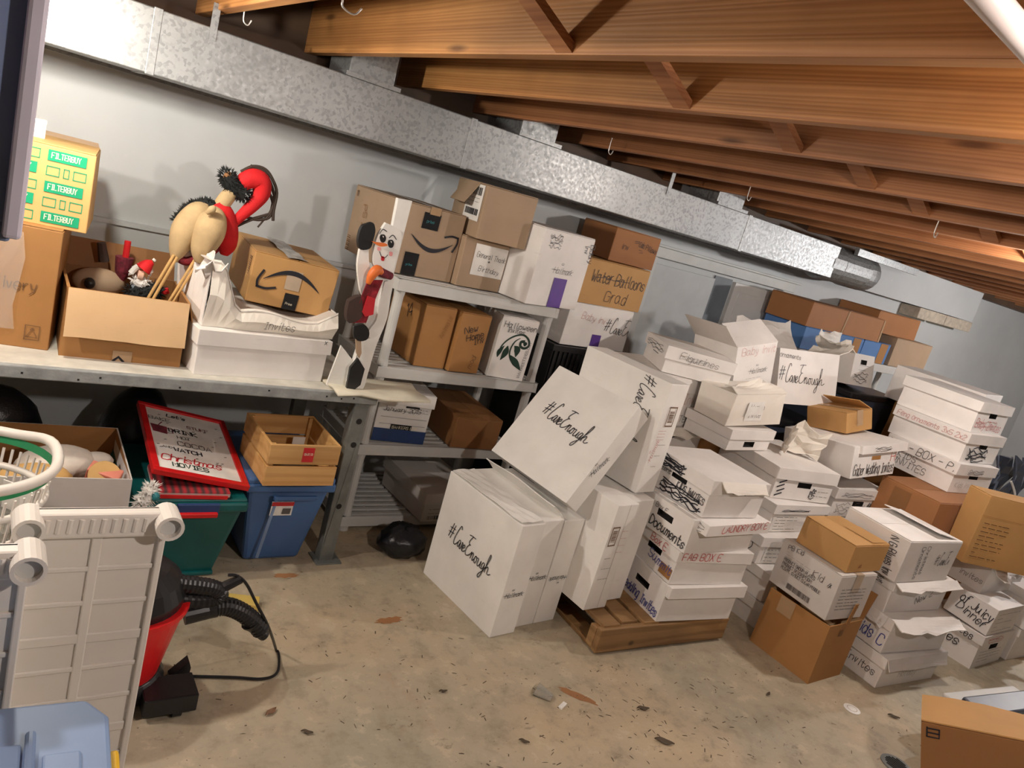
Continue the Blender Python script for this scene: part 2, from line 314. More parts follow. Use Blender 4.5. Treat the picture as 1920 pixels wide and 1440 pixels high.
def ribbon(mb, pl, wd, fn):
    # fn maps 2-D face metres to 3-D
    pts=[Vector((p[0],p[1])) for p in pl]; q=[pts[0]]
    for p in pts[1:]:
        if (p-q[-1]).length>1e-5: q.append(p)
    if len(q)<2: return
    L=[];R=[]
    for i,p in enumerate(q):
        d=(q[min(i+1,len(q)-1)]-q[max(i-1,0)])
        if d.length<1e-7: d=Vector((1,0))
        d.normalize(); n=Vector((-d.y,d.x))*wd/2; e=Vector((0,0))
        if i==0: e=-d*wd/2
        if i==len(q)-1: e=d*wd/2
        L.append(fn(p+n+e)); R.append(fn(p-n+e))
    k=len(q); mb.add(L+R,[(i,i+1,k+i+1,k+i) for i in range(k-1)])
FACES={'F':('000','100','101','001'),'L':('010','000','001','011'),'R':('100','110','111','101'),'B':('110','010','011','111'),'T':('001','101','111','011'),'U':('010','110','100','000')}
class Box:
    """one cardboard box: root empty + body (+ lid, flaps, tape); corners named by bits along local x,y,z"""
    def __init__(s, name, label, o, dims, yaw=0, euler=None, mat='white', style='carton', seed=1, cat='cardboard box', group=None, jit=.004, lid=.05, lid_dx=0, lid_dy=0, lid_rot=0, lid_mat=None, hole='', flaps=None, open_in='flap_inside', tape=None, holev=.60, side=None):
        s.r=random.Random(seed*13+5); r=s.r
        s.root=thing(name,label,cat,o,yaw,tuple(math.radians(a) for a in euler) if euler else None,group); s.mat=mat
        w,d,h=dims; s.dims=dims; s.style=style
        ins=.006 if style=='lid' else 0
        s.c={}
        for a in '01':
            for b in '01':
                for k in '01':
                    j=jit if k=='1' else jit*.4
                    s.c[a+b+k]=Vector((ins+int(a)*(w-2*ins)+r.uniform(-j,j), ins+int(b)*(d-2*ins)+r.uniform(-j,j), int(k)*(h-(.003 if style=='lid' else 0))+(r.uniform(-j,0) if k=='1' else 0)))
        mb=MB(); s.lc=None
        faces='FLRBU' if style=='open' else 'FLRBTU'
        for f in faces:
            if f in hole:
                s._holed(mb,f,holev)
            else:
                mb.add([s.c[k] for k in FACES[f]],[(0,1,2),(0,2,3)])
        if style=='open':
            t=.005; z=.006
            ic={}
            for k,v in s.c.items():
                ic[k]=Vector((v.x+(t if k[0]=='0' else -t), v.y+(t if k[1]=='0' else -t), v.z if k[2]=='1' else z))
            for f in 'FLRBU': mb.add([ic[k] for k in FACES[f]][::-1],[(0,1,2,3)],2)
            top=[('001','101'),('101','111'),('111','011'),('011','001')]
            for a,b in top: mb.add([s.c[a],s.c[b],ic[b],ic[a]],[(0,1,2,3)])
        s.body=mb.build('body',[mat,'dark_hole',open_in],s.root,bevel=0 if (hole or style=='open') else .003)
        if style=='lid':
            e=.004; z0=h-lid; lc={}
            for a in '01':
                for b in '01':
                    for k in '01':
                        p=Vector(((w+e if a=='1' else -e)+r.uniform(-.002,.002)-w/2,(d+e if b=='1' else -e)+r.uniform(-.002,.002)-d/2,0))
                        p.rotate(Euler((0,0,math.radians(lid_rot))))
                        lc[a+b+k]=p+Vector((w/2+lid_dx,d/2+lid_dy,(z0 if k=='0' else h)+r.uniform(-.004,.004)))
            s.lc=lc; lb=MB()
            for f in 'FLRBTU': lb.add([lc[k] for k in FACES[f]],[(0,1,2),(0,2,3)])
            s.lid=lb.build('lid',lid_mat or mat,s.root,bevel=.003)
        if style=='carton':
            # two closing flaps on the top and a strip of tape over the seam
            c=s.c; along='x' if w>=d else 'y'; up=Vector((0,0,.0035)); g=.004
            for q in (0,1):
                def P(u,v): 
                    a=s.pt('T',u,v,.0008); return a
                if along=='x': u0,u1,v0,v1=.006,.994,(.006 if q==0 else .5+g),(.5-g if q==0 else .994)
                else: u0,u1,v0,v1=(.006 if q==0 else .5+g),(.5-g if q==0 else .994),.006,.994
                b=MB(); b.prism([P(u0,v0),P(u1,v0),P(u1,v1),P(u0,v1)],up); b.build('top_flap',mat,s.root,bevel=.001)
            tm=tape or None
            if tm:
                hw=.026; b=MB()
                if along=='x':
                    dv=hw/d; pts=[('L',.5,1-.07/h,),('T',0,.5),('T',1,.5),('R',.5,1-.07/h)]
                    A=[s.pt('L',.5+dv,1-.09/h,.002),s.pt('L',.5-dv,1-.09/h,.002),s.pt('T',0,.5+0-dv,.0065),s.pt('T',0,.5+dv,.0065)]
                    b.add([s.pt('T',-.006,.5-dv,.006),s.pt('T',1.006,.5-dv,.006),s.pt('T',1.006,.5+dv,.006),s.pt('T',-.006,.5+dv,.006)],[(0,1,2,3)])
                    b.add([s.pt('L',.5-dv,1-.08/h,.002),s.pt('L',.5+dv,1-.08/h,.002),s.pt('T',-.006,.5-dv,.006),s.pt('T',-.006,.5+dv,.006)],[(0,1,2,3)])
                else:
                    dv=hw/w
                    b.add([s.pt('T',.5-dv,-.006,.006),s.pt('T',.5+dv,-.006,.006),s.pt('T',.5+dv,1.006,.006),s.pt('T',.5-dv,1.006,.006)],[(0,1,2,3)])
                    b.add([s.pt('F',.5-dv,1-.08/h,.002),s.pt('F',.5+dv,1-.08/h,.002),s.pt('T',.5+dv,-.006,.006),s.pt('T',.5-dv,-.006,.006)],[(0,1,2,3)])
                b.build('tape',tm,s.root)
        if flaps:
            for f in flaps: s.flap(*f)
    def host(s, on): return s.lid if (on=='lid' and s.lc) else s.body
    def pt(s, face, u, v, off=0, on='body'):
        c=s.lc if (on=='lid' and s.lc) else s.c
        a,b,e,f=[c[k] for k in FACES[face]]
        p=(a+(b-a)*u+(e-b)*v) if v<=u else (a+(f-a)*v+(e-f)*u)
        if off:
            n=(b-a).cross(f-a).normalized(); p=p+n*off
        return p
    def size(s, face, on='body'):
        c=s.lc if (on=='lid' and s.lc) else s.c
        a,b,e,f=[c[k] for k in FACES[face]]; return (b-a).length,(f-a).length
    def _holed(s, mb, f, vv):
        U,V=s.size(f); hw=.045/U; hh=.014/V; us=[0,.5-hw,.5+hw,1]; vs=[0,vv-hh,vv+hh,1]
        for i in range(3):
            for j in range(3):
                if i==1 and j==1: continue
                mb.add([s.pt(f,us[i],vs[j]),s.pt(f,us[i+1],vs[j]),s.pt(f,us[i+1],vs[j+1]),s.pt(f,us[i],vs[j+1])],[(0,1,2,3)])
        q=[(us[1],vs[1]),(us[2],vs[1]),(us[2],vs[2]),(us[1],vs[2])]
        for k in range(4):
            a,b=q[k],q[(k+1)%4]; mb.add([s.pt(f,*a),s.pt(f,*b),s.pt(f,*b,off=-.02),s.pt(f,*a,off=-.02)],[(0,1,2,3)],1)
        mb.add([s.pt(f,*a,off=-.02) for a in q],[(0,1,2,3)],1)  # recess coloured dark to stand for the unlit inside of the box
    def draw(s, face, st, wid, u, v, height, color='ink', rot=0, wgt=.0035, on='body', name='handwriting', unit=6., sx=1.):
        U,V=s.size(face,on); k=height/unit; ca,sa=math.cos(math.radians(rot)),math.sin(math.radians(rot)); mb=MB()
        def fn(p): return s.pt(face,u+p.x/U,v+p.y/V,.0032 if s.style!='carton' or face!='T' else .0072,on)
        for pl in st:
            ribbon(mb,[((a*sx*ca-b*sa)*k,(a*sx*sa+b*ca)*k) for a,b in pl],wgt,fn)
        return mb.build(name,color,s.host(on))
    def write(s, face, text, u, v, height, color='ink', rot=0, wgt=.0035, on='body', hand=True, slant=.1, name=None, jit=.22, gap=1.3, sx=1.):
        st,w=strokes(text,hand,s.r,jit,slant if hand else 0,gap)
        U,V=s.size(face,on); k=height/6.; ra=abs(rot)%180
        room=(.96-u)*U if ra<45 else ((v-.05)*V if rot<0 else (.95-v)*V)
        if w*k*sx>room>0: sx=room/(w*k)
        return s.draw(face,st,w,u,v,height,color,rot,wgt,on,name or ('handwriting' if hand else 'printed_text'),sx=sx)
    def care(s, face, u, v, height, n=99, rot=0, wgt=.003, on='body',sx=1.0): return s.draw(face,care(n)[0],27,u,v,height,'ink',rot,wgt,on,'printed_script',8.,sx)
    def crown(s, face, u, v, height, rot=0, color='ink', on='body', wgt=.0016): return s.draw(face,logo_crown()[0],30,u,v,height,color,rot,wgt,on,'printed_logo')
    def scrib(s, face, u, v, w, h, n=5, color='ink', wgt=.005, on='body', seed=1, rot=0): return s.draw(face,scribble(n,w*100,h*100,seed)[0],w,u,v,.06,color,rot,wgt,on,'scribble')
    def patch(s, face, u0, u1, v0, v1, mat, name='label', off=.0024, on='body', rot=0):
        b=MB(); b.add([s.pt(face,u0,v0,off,on),s.pt(face,u1,v0,off,on),s.pt(face,u1,v1,off,on),s.pt(face,u0,v1,off,on)],[(0,1,2,3)]); return b.build(name,mat,s.host(on))
    def barcode(s, face, u0, u1, v0, v1, color='ink', vertical=False, n=18, frame=False, on='body', name='barcode'):
        b=MB(); r=s.r; x=0.
        def Q(a0,a1,b0,b1): b.add([s.pt(face,u0+(u1-u0)*a0,v0+(v1-v0)*b0,.0034,on),s.pt(face,u0+(u1-u0)*a1,v0+(v1-v0)*b0,.0034,on),s.pt(face,u0+(u1-u0)*a1,v0+(v1-v0)*b1,.0034,on),s.pt(face,u0+(u1-u0)*a0,v0+(v1-v0)*b1,.0034,on)],[(0,1,2,3)])
        lo,hi=(.2,.8) if frame else (0,1)
        for i in range(n):
            t=(i+.2)/n; e=t+r.uniform(.25,.75)/n; t=lo+(hi-lo)*t; e=lo+(hi-lo)*e
            if vertical: Q(lo,hi,t,e)
            else: Q(t,e,lo,hi)
        if frame:
            Q(0,1,0,.06);Q(0,1,.94,1);Q(0,.08,0,1);Q(.92,1,0,1)
        return b.build(name,color,s.host(on))
    def lines(s, face, u0, u1, v0, v1, n, color='ink_soft', wgt=.0016, on='body', name='printed_lines'):
        b=MB()
        U,V=s.size(face,on)
        for i in range(n):
            v=v1-(v1-v0)*i/max(1,n-1); a=u0; 
            while a<u1-.01:
                e=min(u1,a+s.r.uniform(.04,.16)*(u1-u0)*2)
                h=wgt/V/2
                b.add([s.pt(face,a,v-h,.0033,on),s.pt(face,e,v-h,.0033,on),s.pt(face,e,v+h,.0033,on),s.pt(face,a,v+h,.0033,on)],[(0,1,2,3)])
                a=e+s.r.uniform(.01,.03)
                if s.r.random()<.12: break
        return b.build(name,color,s.host(on))
    def flap(s, edge, length, ang, mat=None, inset=.01, wave=.0, ragged=0., name='flap', on='body', taper=.02, n=8, z=0):
        """sheet of card hinged on a top edge: edge F/L/R/B, ang 0 = straight up, 90 = outward level, 180 = hanging down"""
        c=s.lc if (on=='lid' and s.lc) else s.c
        e={'F':('001','101',Vector((0,-1,0))),'B':('111','011',Vector((0,1,0))),'L':('011','001',Vector((-1,0,0))),'R':('101','111',Vector((1,0,0)))}[edge]
        a,b,out=c[e[0]]+Vector((0,0,z)),c[e[1]]+Vector((0,0,z)),e[2]; A=math.radians(ang); rows=[]
        m=6
        for i in range(m):
            t=i/(m-1); row=[]
            for k in range(n+1):
                q=inset+(1-2*inset)*k/n; q=q+(.5-q)*taper*t*2
                L=length*t*(1+(s.r.uniform(-ragged,ragged) if i>=m-2 else 0))
                an=A+wave*math.sin(q*7+i*.8)*t
                row.append(a.lerp(b,q)+Vector((0,0,1))*math.cos(an)*L+out*(math.sin(an)*L+.002))
            rows.append(row)
        return sheet(name,rows,mat or s.mat,s.lid if (on=='lid' and s.lc) else s.root,.004)
    def smile(s, face, u, v, width, rot=0, on='body', color='ink'):
        U,V=s.size(face,on); mb=MB(); ca,sa=math.cos(math.radians(rot)),math.sin(math.radians(rot))
        def fn(x,y): return s.pt(face,u+(x*ca-y*sa)*width/U,v+(x*sa+y*ca)*width/V,.0033,on)
        n=18; top=[];bot=[]
        for i in range(n+1):
            t=i/n; x=t*.9; y=-.26*math.sin(math.pi*(t*.86+.05))**1.0; w=.005+.034*math.sin(math.pi*min(1,t*1.02))**.8
            top.append(fn(x,y+w));bot.append(fn(x,y-w))
        mb.add(top+bot,[(i,i+1,n+2+i,n+1+i) for i in range(n)])
        for pl in ([(.70,.03),(.84,.07),(.97,.06)],[(.97,.06),(.98,-.05),(.92,-.20)]):
            q=[(v_.x,v_.y) for v_ in cat([Vector((a,b,0)) for a,b in pl],5)]
            ribbon(mb,[(a,b) for a,b in q],.036,lambda p: fn(p.x,p.y))
        return mb.build('printed_arrow',color,s.host(on))
# ================================================================== SETTING
WY = 3.45; XR = 9.6; ZJ = 1.93
def plate(name, a, b, mat, parent=None, bevel=0):
    return MB().box(a,b).build(name,mat,parent,bevel)
b=MB(); nx,ny=60,40
b.add([(-3+13*i/nx,-3.4+7*j/ny,0) for j in range(ny+1) for i in range(nx+1)],[(j*(nx+1)+i,j*(nx+1)+i+1,(j+1)*(nx+1)+i+1,(j+1)*(nx+1)+i) for j in range(ny) for i in range(nx)])
floor=struct(b.build('floor','concrete'))
wall_back=struct(plate('wall_back',(-3,WY,0),(XR+.2,WY+.15,2.2),'wall_paint'))
struct(plate('wall_right',(XR,-3.4,0),(XR+.15,WY,2.2),'wall_paint'))
struct(plate('wall_left',(-3.15,-3.4,0),(-3,WY,2.2),'low_bounce_wall'))  # left and front walls, out of view: colour darkened to cut bounced light
struct(plate('wall_front',(-3,-3.55,0),(XR,-3.4,2.2),'low_bounce_wall'))
ledge=MB().box((-3,WY-.022,0),(3.35,WY,1.075)).box((-3,WY-.035,1.075),(3.35,WY,1.092)).build('trim_1','wall_paint'); struct(ledge)
# overhead ledge in the far corner with a row of bricks under it
soff=struct(plate('trim_2',(5.3,3.30,1.66),(7.35,WY,1.93),'wall_paint'))
for i,(x0,x1) in enumerate(((6.36,6.82),(6.85,7.34))):
    plate('brick',(x0,3.275+.01*i,1.565),(x1,WY,1.655),'brick_tan',soff,.006)
# door set into the back wall
door=struct(plate('door_1',(3.42,WY-.012,.05),(4.78,WY,1.50),'door_grey'))
plate('frame_head',(3.32,WY-.05,1.50),(4.83,WY,1.565),'frame_paint',door,.004)
plate('frame_head_drip',(3.28,WY-.065,1.565),(4.86,WY,1.58),'frame_paint',door,.003)
plate('jamb',(3.32,WY-.05,.05),(3.40,WY,1.50),'frame_paint',door,.003)
plate('jamb',(4.70,WY-.05,.05),(4.83,WY,1.50),'frame_paint',door,.003)
plate('door_leaf',(3.41,WY-.03,.05),(3.99,WY-.011,1.46),'door_grey',door,.003)
plate('dark_stile',(3.99,WY-.024,.05),(4.17,WY-.011,1.48),'slate',door,.002)
plate('door_leaf',(4.19,WY-.04,.05),(4.69,WY-.011,1.47),'door_white',door,.003)
plate('leaf_panel',(4.25,WY-.046,.6),(4.62,WY-.039,1.41),'door_white',door,.002)
lt=MB().box((3.90,WY-.046,1.135),(4.10,WY-.022,1.165)).box((4.02,WY-.06,1.13),(4.05,WY-.03,1.17)).box((4.07,WY-.06,1.13),(4.095,WY-.03,1.17)).build('latch','slate',door,.002)
# ceiling: boards above, joists, bridging
ceil=struct(plate('ceiling',(-3,-3.4,2.165),(XR,WY,2.2),'subfloor_wood'))
XF=[-1.04,-.62,-.2,.22,.64,1.065,1.485,1.89,2.34,2.76,3.2,3.7,4.17,4.65,5.07,5.5,5.93,6.36,6.8,7.2,7.65,8.1,8.55,9.0]
for i,x in enumerate(XF):
    o=MB().box((-.04,-3.4,0),(0,WY,.234)).build('joist','joist_wood' if i<7 else 'joist_wood_red',ceil,.003); o.location=(x,0,ZJ)
for i in range(2,len(XF)-1):
    a,c=XF[i],XF[i+1]-.04; y=1.50+.03*((i*7)%3-1)
    MB().bar((a,y,ZJ+.21),(c+.004,y,ZJ+.012),.019,.062,(0,1,0)).build('bridging','joist_wood_red',ceil)
    MB().bar((a,y+.07,ZJ+.012),(c+.004,y+.07,ZJ+.21),.019,.062,(0,1,0)).build('bridging','joist_wood_red',ceil)
MB().box((-3,3.32,ZJ-.04),(XR,WY,2.165)).build('rim_shade_board','subfloor_wood',ceil)  # dark board put in for the shade between the joists above the duct
# ------------------------------------------------------------------ duct
duct=thing('air_duct','long rectangular galvanized sheet metal duct hung along the top of the back wall','air duct',(0,2.95,1.664))
for a,c in ((-1.3,.42),(.43,1.66),(1.67,3.55),(3.56,4.50)):
    MB().box((a,0,0),(c,.36,.206)).build('duct_section','galvanized',duct,.004)
for x in (.425,1.665,3.555):
    MB().box((x-.014,-.003,-.003),(x+.014,.363,.209)).build('seam_collar','galvanized',duct,.002)
MB().box((-1.3,.33,-.012),(4.5,.352,0)).build('bottom_flange','galvanized',duct)
b=MB().tube([(4.48,.12,.10),(4.62,.12,.10),(4.64,.12,.10),(4.95,.12,.10)],[.125,.125,.118,.118],24); b.build('round_pipe','galvanized',duct,smooth=False)
b=MB().tube(cat([(4.92,.15,.10),(5.08,.16,.10),(5.18,.24,.10),(5.20,.40,.10)],4),.122,20); b.build('elbow','galvanized',duct)
MB().box((4.7,-.0,.19),(5.5,.03,.235)).build('top_angle','galvanized',duct)
for x0,x1 in ((1.10,1.29),(1.92,2.12),(3.28,3.5)):
    MB().box((x0,.03,.208),(x1,.26,.48)).build('branch_riser','galvanized',duct,.003)
    MB().box((x0-.02,.0,.206),(x1+.02,.28,.222)).build('riser_flange','galvanized',duct)
for x in (.585,2.86):
    MB().box((x,-.005,.165),(x+.024,-.001,.285)).build('strap_hanger','galvanized',duct)
# bulbs with porcelain holders
for (p,wt,c,lb) in BULBS:
    t=thing('light_bulb',lb,'lamp',(p[0],p[1],p[2]),group='bare bulbs')
    rr=.034; mname='bulb_glow_%d'%int(wt*10); 
    if mname not in MATS:
        m,nt,bs=_nt(mname); bs.inputs['Base Color'].default_value=(.9,.9,.9,1)
        bs.inputs['Emission Color'].default_value=(*c,1); bs.inputs['Emission Strength'].default_value=wt/(4*math.pi**2*rr*rr); MATS[mname]=m
    MB().ell((0,0,0),(rr,rr,rr*1.15),18,12).build('bulb',mname,t,smooth=True)
    zt=ZJ-p[2]
    MB().lathe([(.014,.035),(.016,.05),(.022,.055),(.03,zt-.02),(.055,zt-.015),(.055,zt)],n=20).build('lamp_holder','porcelain',t)
# pipe under the joists, wires and hooks
P0,P1=at(1830,-30,z=1.885),at(1940,95,z=1.885)
d=(P1-P0).normalized()
pp=MB().tube([P0-d*.6,P0+d*.9],.014,14).build('conduit_pipe','pipe_white',smooth=True); tag(pp,'white painted pipe crossing under the joists at the upper right corner','pipe')
def hook(pxy,z,lab,big=1):
    p=at(*pxy,z=z); q=[p+Vector((0,0,ZJ-z+.03)),p+Vector((0,0,.02)),p+Vector((.004,0,0)),p+Vector((.018*big,0,-.006)),p+Vector((.026*big,0,.012))]
    tag(MB().tube(cat(q,4),.0022,6).build('wire_hook','wire'),lab,'hook',None)
hook((455,40),1.905,'thin wire hook hanging left of all other hooks, from the joist above the duct')
hook((640,12),1.90,'wide white hook under the nearest joist at the top of the picture',1.8)
hook((1140,285),1.90,'small wire hook beside the strap over the middle of the duct')
hook((1400,372),1.88,'short wire hanging from the joists left of the wall door top')
hook((1750,440),1.88,'wire hook hanging between the farthest joists at the right')
# floor drain
t=thing('floor_drain','round cast iron floor drain with slots in the concrete','drain',(2.94,.945,0))
MB().lathe([(.055,0),(.055,.003),(.045,.004),(.0,.004)],n=24).build('grate','steel_paint',t)
for k in range(-3,4):
    L=.04*math.cos(k*.36); MB().box((k*.0115-.0035,-L,.0041),(k*.0115+.0035,L,.0052)).build('slot','dark_hole',t)
# ================================================================== WORKBENCH
ZB=.735
t=thing('workbench','long workbench with pale worn top and grey front edge along the back wall','workbench',(-.6,2.568,0))
MB().box((-1.2,0.02,ZB-.042),(1.93,.86,ZB)).build('worktop','bench_top',t,.004)
MB().box((-1.2,0,ZB-.043),(1.935,.022,ZB-.002)).build('front_edge','bench_edge',t,.004)
MB().box((-1.2,.55,ZB-.13),(1.85,.58,ZB-.043)).build('cross_rail','steel_paint',t)
lg=MB()
for x in (1.845,):
    lg.box((x,.0,0),(x+.06,.006,ZB-.043)); lg.box((x,.0,0),(x+.006,.05,ZB-.043)); lg.box((x-.02,-.03,0),(x+.09,.07,.006))
lg.build('leg','steel_paint',t,.002)
MB().box((1.845,.62,0),(1.905,.66,ZB-.043)).build('leg','steel_paint',t,.002)
for z in (.25,.52,.62):
    b=MB(); b.lathe([(.012,0),(.012,.001)],n=12); o=b.build('bolt_hole','dark_hole',t); o.rotation_euler=(math.pi/2,0,0); o.location=(1.877,-.0005,z)
for k,(x,z) in enumerate(((.9,.70),(.96,.712),(1.5,.715),(1.72,.71),(1.78,.705),(1.83,.71),(.75,.708),(1.2,.70))):
    MB().box((x,-.0008,z),(x+.006,.0,z+.006)).build('chip','dark_hole',t)
# ------------------------------------------------------------------ boxes on the bench
def fbox(*a,**k): return Box(*a,**k)
x=Box('moving_box','tall brown carton with a recycling mark at the left end of the workbench',(-.22,2.807,ZB),(.45,.35,.389),-9,mat='kraft',seed=1)
x.write('F','Delivery',.52,.48,.034,'ink_brown',0,.003,hand=True,jit=.08,slant=0)
x.draw('F',[[(math.cos(a*.5)*3,math.sin(a*.5)*3) for a in range(14)],[(0,2),(0,0),(1.6,-.6)]],6,.62,.62,.022,'ink_brown',name='printed_logo',wgt=.003)
x.draw('F',[[(0,0),(1.6,3),(3.2,0),(0,0)],[(1,2.6),(1.6,3.4),(2.2,2.6)],[(-.6,-1),(3.8,-1),(3.8,4.2),(-.6,4.2),(-.6,-1)]],4,.86,.1,.045,'ink_brown',name='recycling_mark',wgt=.003,unit=5)
sheet('plastic_film',[[x.pt('F',.60+.06*i+.02*math.sin(j*1.7+i),.15+.2*j,.006+.006*abs(math.sin(i*2.1+j*1.3))) for i in range(4)] for j in range(5)],'clear_film',x.root,.0005)
FB=Box('filter_box','kraft box printed with green bands, standing on the tall brown carton',(-.106,2.829,1.127),(.4,.33,.249),-8.3,mat='kraft_yellow',seed=2)
def fb_row(u,v):
    FB.patch('F',u,u+.26,v,v+.135,'print_green','green_band')
    FB.write('F','FILTERBUY',u+.025,v+.040,.0160,'print_cream',0,.0026,hand=False,gap=1.7,sx=.60)
def fb_rects(u,v):
    b=MB()
    for a,c in ((0,.09),(.115,.155),(.18,.27)):
        for (p,q,r,s_) in ((a,c,0,.012),(a,c,.108,.12),(a,a+.006,0,.12),(c-.006,c,0,.12)):
            b.add([FB.pt('F',u+p,v+r,.0014),FB.pt('F',u+q,v+r,.0014),FB.pt('F',u+q,v+s_,.0014),FB.pt('F',u+p,v+s_,.0014)],[(0,1,2,3)])
    b.build('printed_frame','print_green',FB.root)
for v in (.82,.43,.05): fb_row(.68,v); fb_rects(.36,v)
for v in (.635,.245): fb_rects(.68,v); fb_row(.36,v)
FB.flap('B',.03,60,'kraft_grey'); 
OB=Box('open_carton','open brown carton of holiday ornaments, its front flap folded down, on the workbench',(.253,2.70,ZB),(.364,.35,.232),-1.7,mat='kraft',style='open',seed=3,open_in='kraft_dark')
fl=OB.flap('F',.155,166,'flap_inside',.0,.0,.01,taper=0); OB.flap('L',.15,190,'kraft'); OB.flap('B',.10,15,'kraft_dark'); OB.flap('R',.12,165,'kraft')
for q in (.18,.3,.38,.5,.66):
    pass
OB.patch('F',.42,.58,.0,.16,'tape','tape'); OB.draw('F',[[(0,0),(2,2),(4,0)],[(.3,0),(2,1.6),(3.7,0)]],4,.43,.01,.03,'ink',name='printed_mark',wgt=.006,unit=4)
W1=Box('file_box','flat white lidded box at the bottom of the pile beside the open carton',(.646,2.619,ZB),(.494,.36,.165),5.4,style='lid',seed=4,lid=.052)
W1.write('F','x',.93,.78,.018,'ink',0,.002,on='lid')
# crushed white box between the lidded box and the parcel
cr=thing('crushed_box','crushed white box sagging under the brown parcel with the upside down arrow','cardboard box',(.66,2.665,.902),4)
def ztop(u): return .235 if u<.08 else (.235-(u-.08)/.14*.165 if u<.22 else .07+.02*math.sin((u-.22)*9)*.6+ (.03*(u-.85)/.15 if u>.85 else 0))
us=[i/20 for i in range(21)]
sheet('front_wall',[[Vector((.49*u+.0,.004*math.sin(u*14+r_*2)-.03*(1-abs(r_-1)),0+ztop(u)*r_/2)) for u in us] for r_ in range(3)],'white_warm',cr)
sheet('back_wall',[[Vector((.49*u,.34,ztop(min(1,u+.03))*.95*r_/2)) for u in us] for r_ in range(3)],'white',cr)
sheet('left_wall',[[Vector((.012*math.sin(v*5)*r_,.34*v,.235*r_/2+.02*math.sin(v*9)*r_/2)) for v in [i/8 for i in range(9)]] for r_ in range(3)],'white',cr)
sheet('right_wall',[[Vector((.49+.01*math.sin(v*7),.34*v,.10*r_/2)) for v in [i/8 for i in range(9)]] for r_ in range(3)],'white',cr)
sheet('sagging_top',[[Vector((.49*u,.34*v-.01,ztop(u)-.006-.012*math.sin(v*3.1))) for u in us] for v in [i/6 for i in range(7)]],'white_dirty',cr)
sheet('torn_flap',[[Vector((-.03+.07*k/4+.012*math.sin(j*2.1),-.03+.1*j/3,.215+.05*math.sin(k*1.9)*.4-.05*j/3)) for k in range(5)] for j in range(4)],'white',cr)
st,_=strokes('Invites',True,random.Random(4),.2,.2); mb=MB()
for pl in st: ribbon(mb,[(a*.0045,b*.0045) for a,b in pl],.002,lambda p: Vector((.20+p.x,-.036,.022+p.y)))
mb.build('handwriting','ink_soft',cr)
SB=Box('parcel_box','brown parcel with an upside down curved arrow and silver tape, on the crushed white box',(.826,2.80,.982),(.315,.42,.190),-5,(0,3,-5),mat='kraft_light',seed=6,style='carton')
SB.smile('F',.82,.42,.235,180); SB.patch('F',.43,.60,.0,.33,'tape_black','black_label'); SB.write('F','Prime',.46,.10,.008,'print_cream',0,.001); SB.patch('F',.40,.58,.40,.80,'tape_clear','tape'); 
sheet('silver_tape',[[SB.pt('T',.36+.03*j/2+.10*j,-.01+1.0*i/9,.007+.006*abs(math.sin(i*2.3+j*2))) for j in range(3)] for i in range(10)],'tape_silver',SB.root,.001)
SB.barcode('L',.86,.93,.50,.88,'ink_brown',True,9); SB.write('T','Invites Sale',.62,.25,.022,'ink_brown',0,.002); SB.lines('T',.62,.95,.1,.2,2,'ink_brown')
# ------------------------------------------------------------------ plush reindeer
Y=2.89
def A(px,py,y=Y): return at(px,py,y=y)
rd=thing('plush_reindeer','plush reindeer in a red hat with twig antlers leaning out of the open carton','plush toy',A(300,540))
o0=Vector(rd.location)
def blob(name,pts,radii,mat,root,org,n=14,k=5):
    pts=[Vector(p)-org for p in pts]; pp_=cat(pts,k); rr_=catr(radii,k); return MB().tube(pp_,[max(.002,r) for r in rr_],n).build(name,mat,root,smooth=True)
blob('haunch',[A(328,490),A(335,465),A(352,430),A(380,400),A(395,388)],[.012,.034,.054,.050,.014],'plush_tan',rd,o0,18)
blob('haunch',[A(372,492,Y-.05),A(378,470,Y-.05),A(392,435,Y-.05),A(400,405,Y-.04),A(398,388,Y-.03)],[.014,.038,.054,.044,.014],'plush_tan',rd,o0,18)
blob('tail',[A(388,400,Y-.09),A(398,392,Y-.1),A(402,386,Y-.1)],[.006,.013,.005],'plush_tan',rd,o0)
def fur(name,pts,r,n,ln,root,org,mat='fur_black',seed=3):
    rg=random.Random(seed); pts=cat([Vector(p)-org for p in pts],6); mb=MB().tube(pts,r,10)
    for _ in range(n):
        p=rg.choice(pts); dv=Vector((rg.gauss(0,1),rg.gauss(0,1),rg.gauss(0,1))).normalized(); q=p+dv*(r+ln*rg.uniform(.5,1)); s_=dv.orthogonal().normalized()*.003; u_=dv.cross(s_)
        b0=p+dv*r*.8; mb.add([b0+s_,b0-s_*.5+u_,b0-s_*.5-u_,q],[(0,1,3),(1,2,3),(2,0,3)])
    return mb.build(name,mat,root)
fur('fur_trim',[A(335,415,Y+.03),A(352,396,Y+.03),A(378,384,Y+.02),A(404,390,Y),A(414,420,Y),A(410,455,Y)],.022,900,.016,rd,o0)
fur('fur_collar',[A(426,330),A(434,345),A(446,357),A(456,362)],.032,700,.014,rd,o0,seed=5)
blob('vest',[A(405,380),A(415,400),A(424,430),A(424,460),A(420,478)],[.024,.042,.042,.036,.014],'plush_red',rd,o0)
blob('skirt',[A(330,480),A(350,490),A(385,478),A(410,460)],[.014,.016,.018,.016],'plaid_red',rd,o0)
blob('neck',[A(410,392),A(422,375),A(436,358),A(446,345)],[.026,.027,.025,.02],'plush_tan',rd,o0)
blob('ear',[A(440,330),A(428,329),A(419,333)],[.005,.014,.003],'kraft_dark',rd,o0)
blob('hat',[A(452,345),A(470,335),A(488,340),A(490,362),A(474,384),A(452,405),A(436,420),A(428,428)],[.028,.036,.036,.032,.025,.019,.016,.010],'plush_red',rd,o0,18)
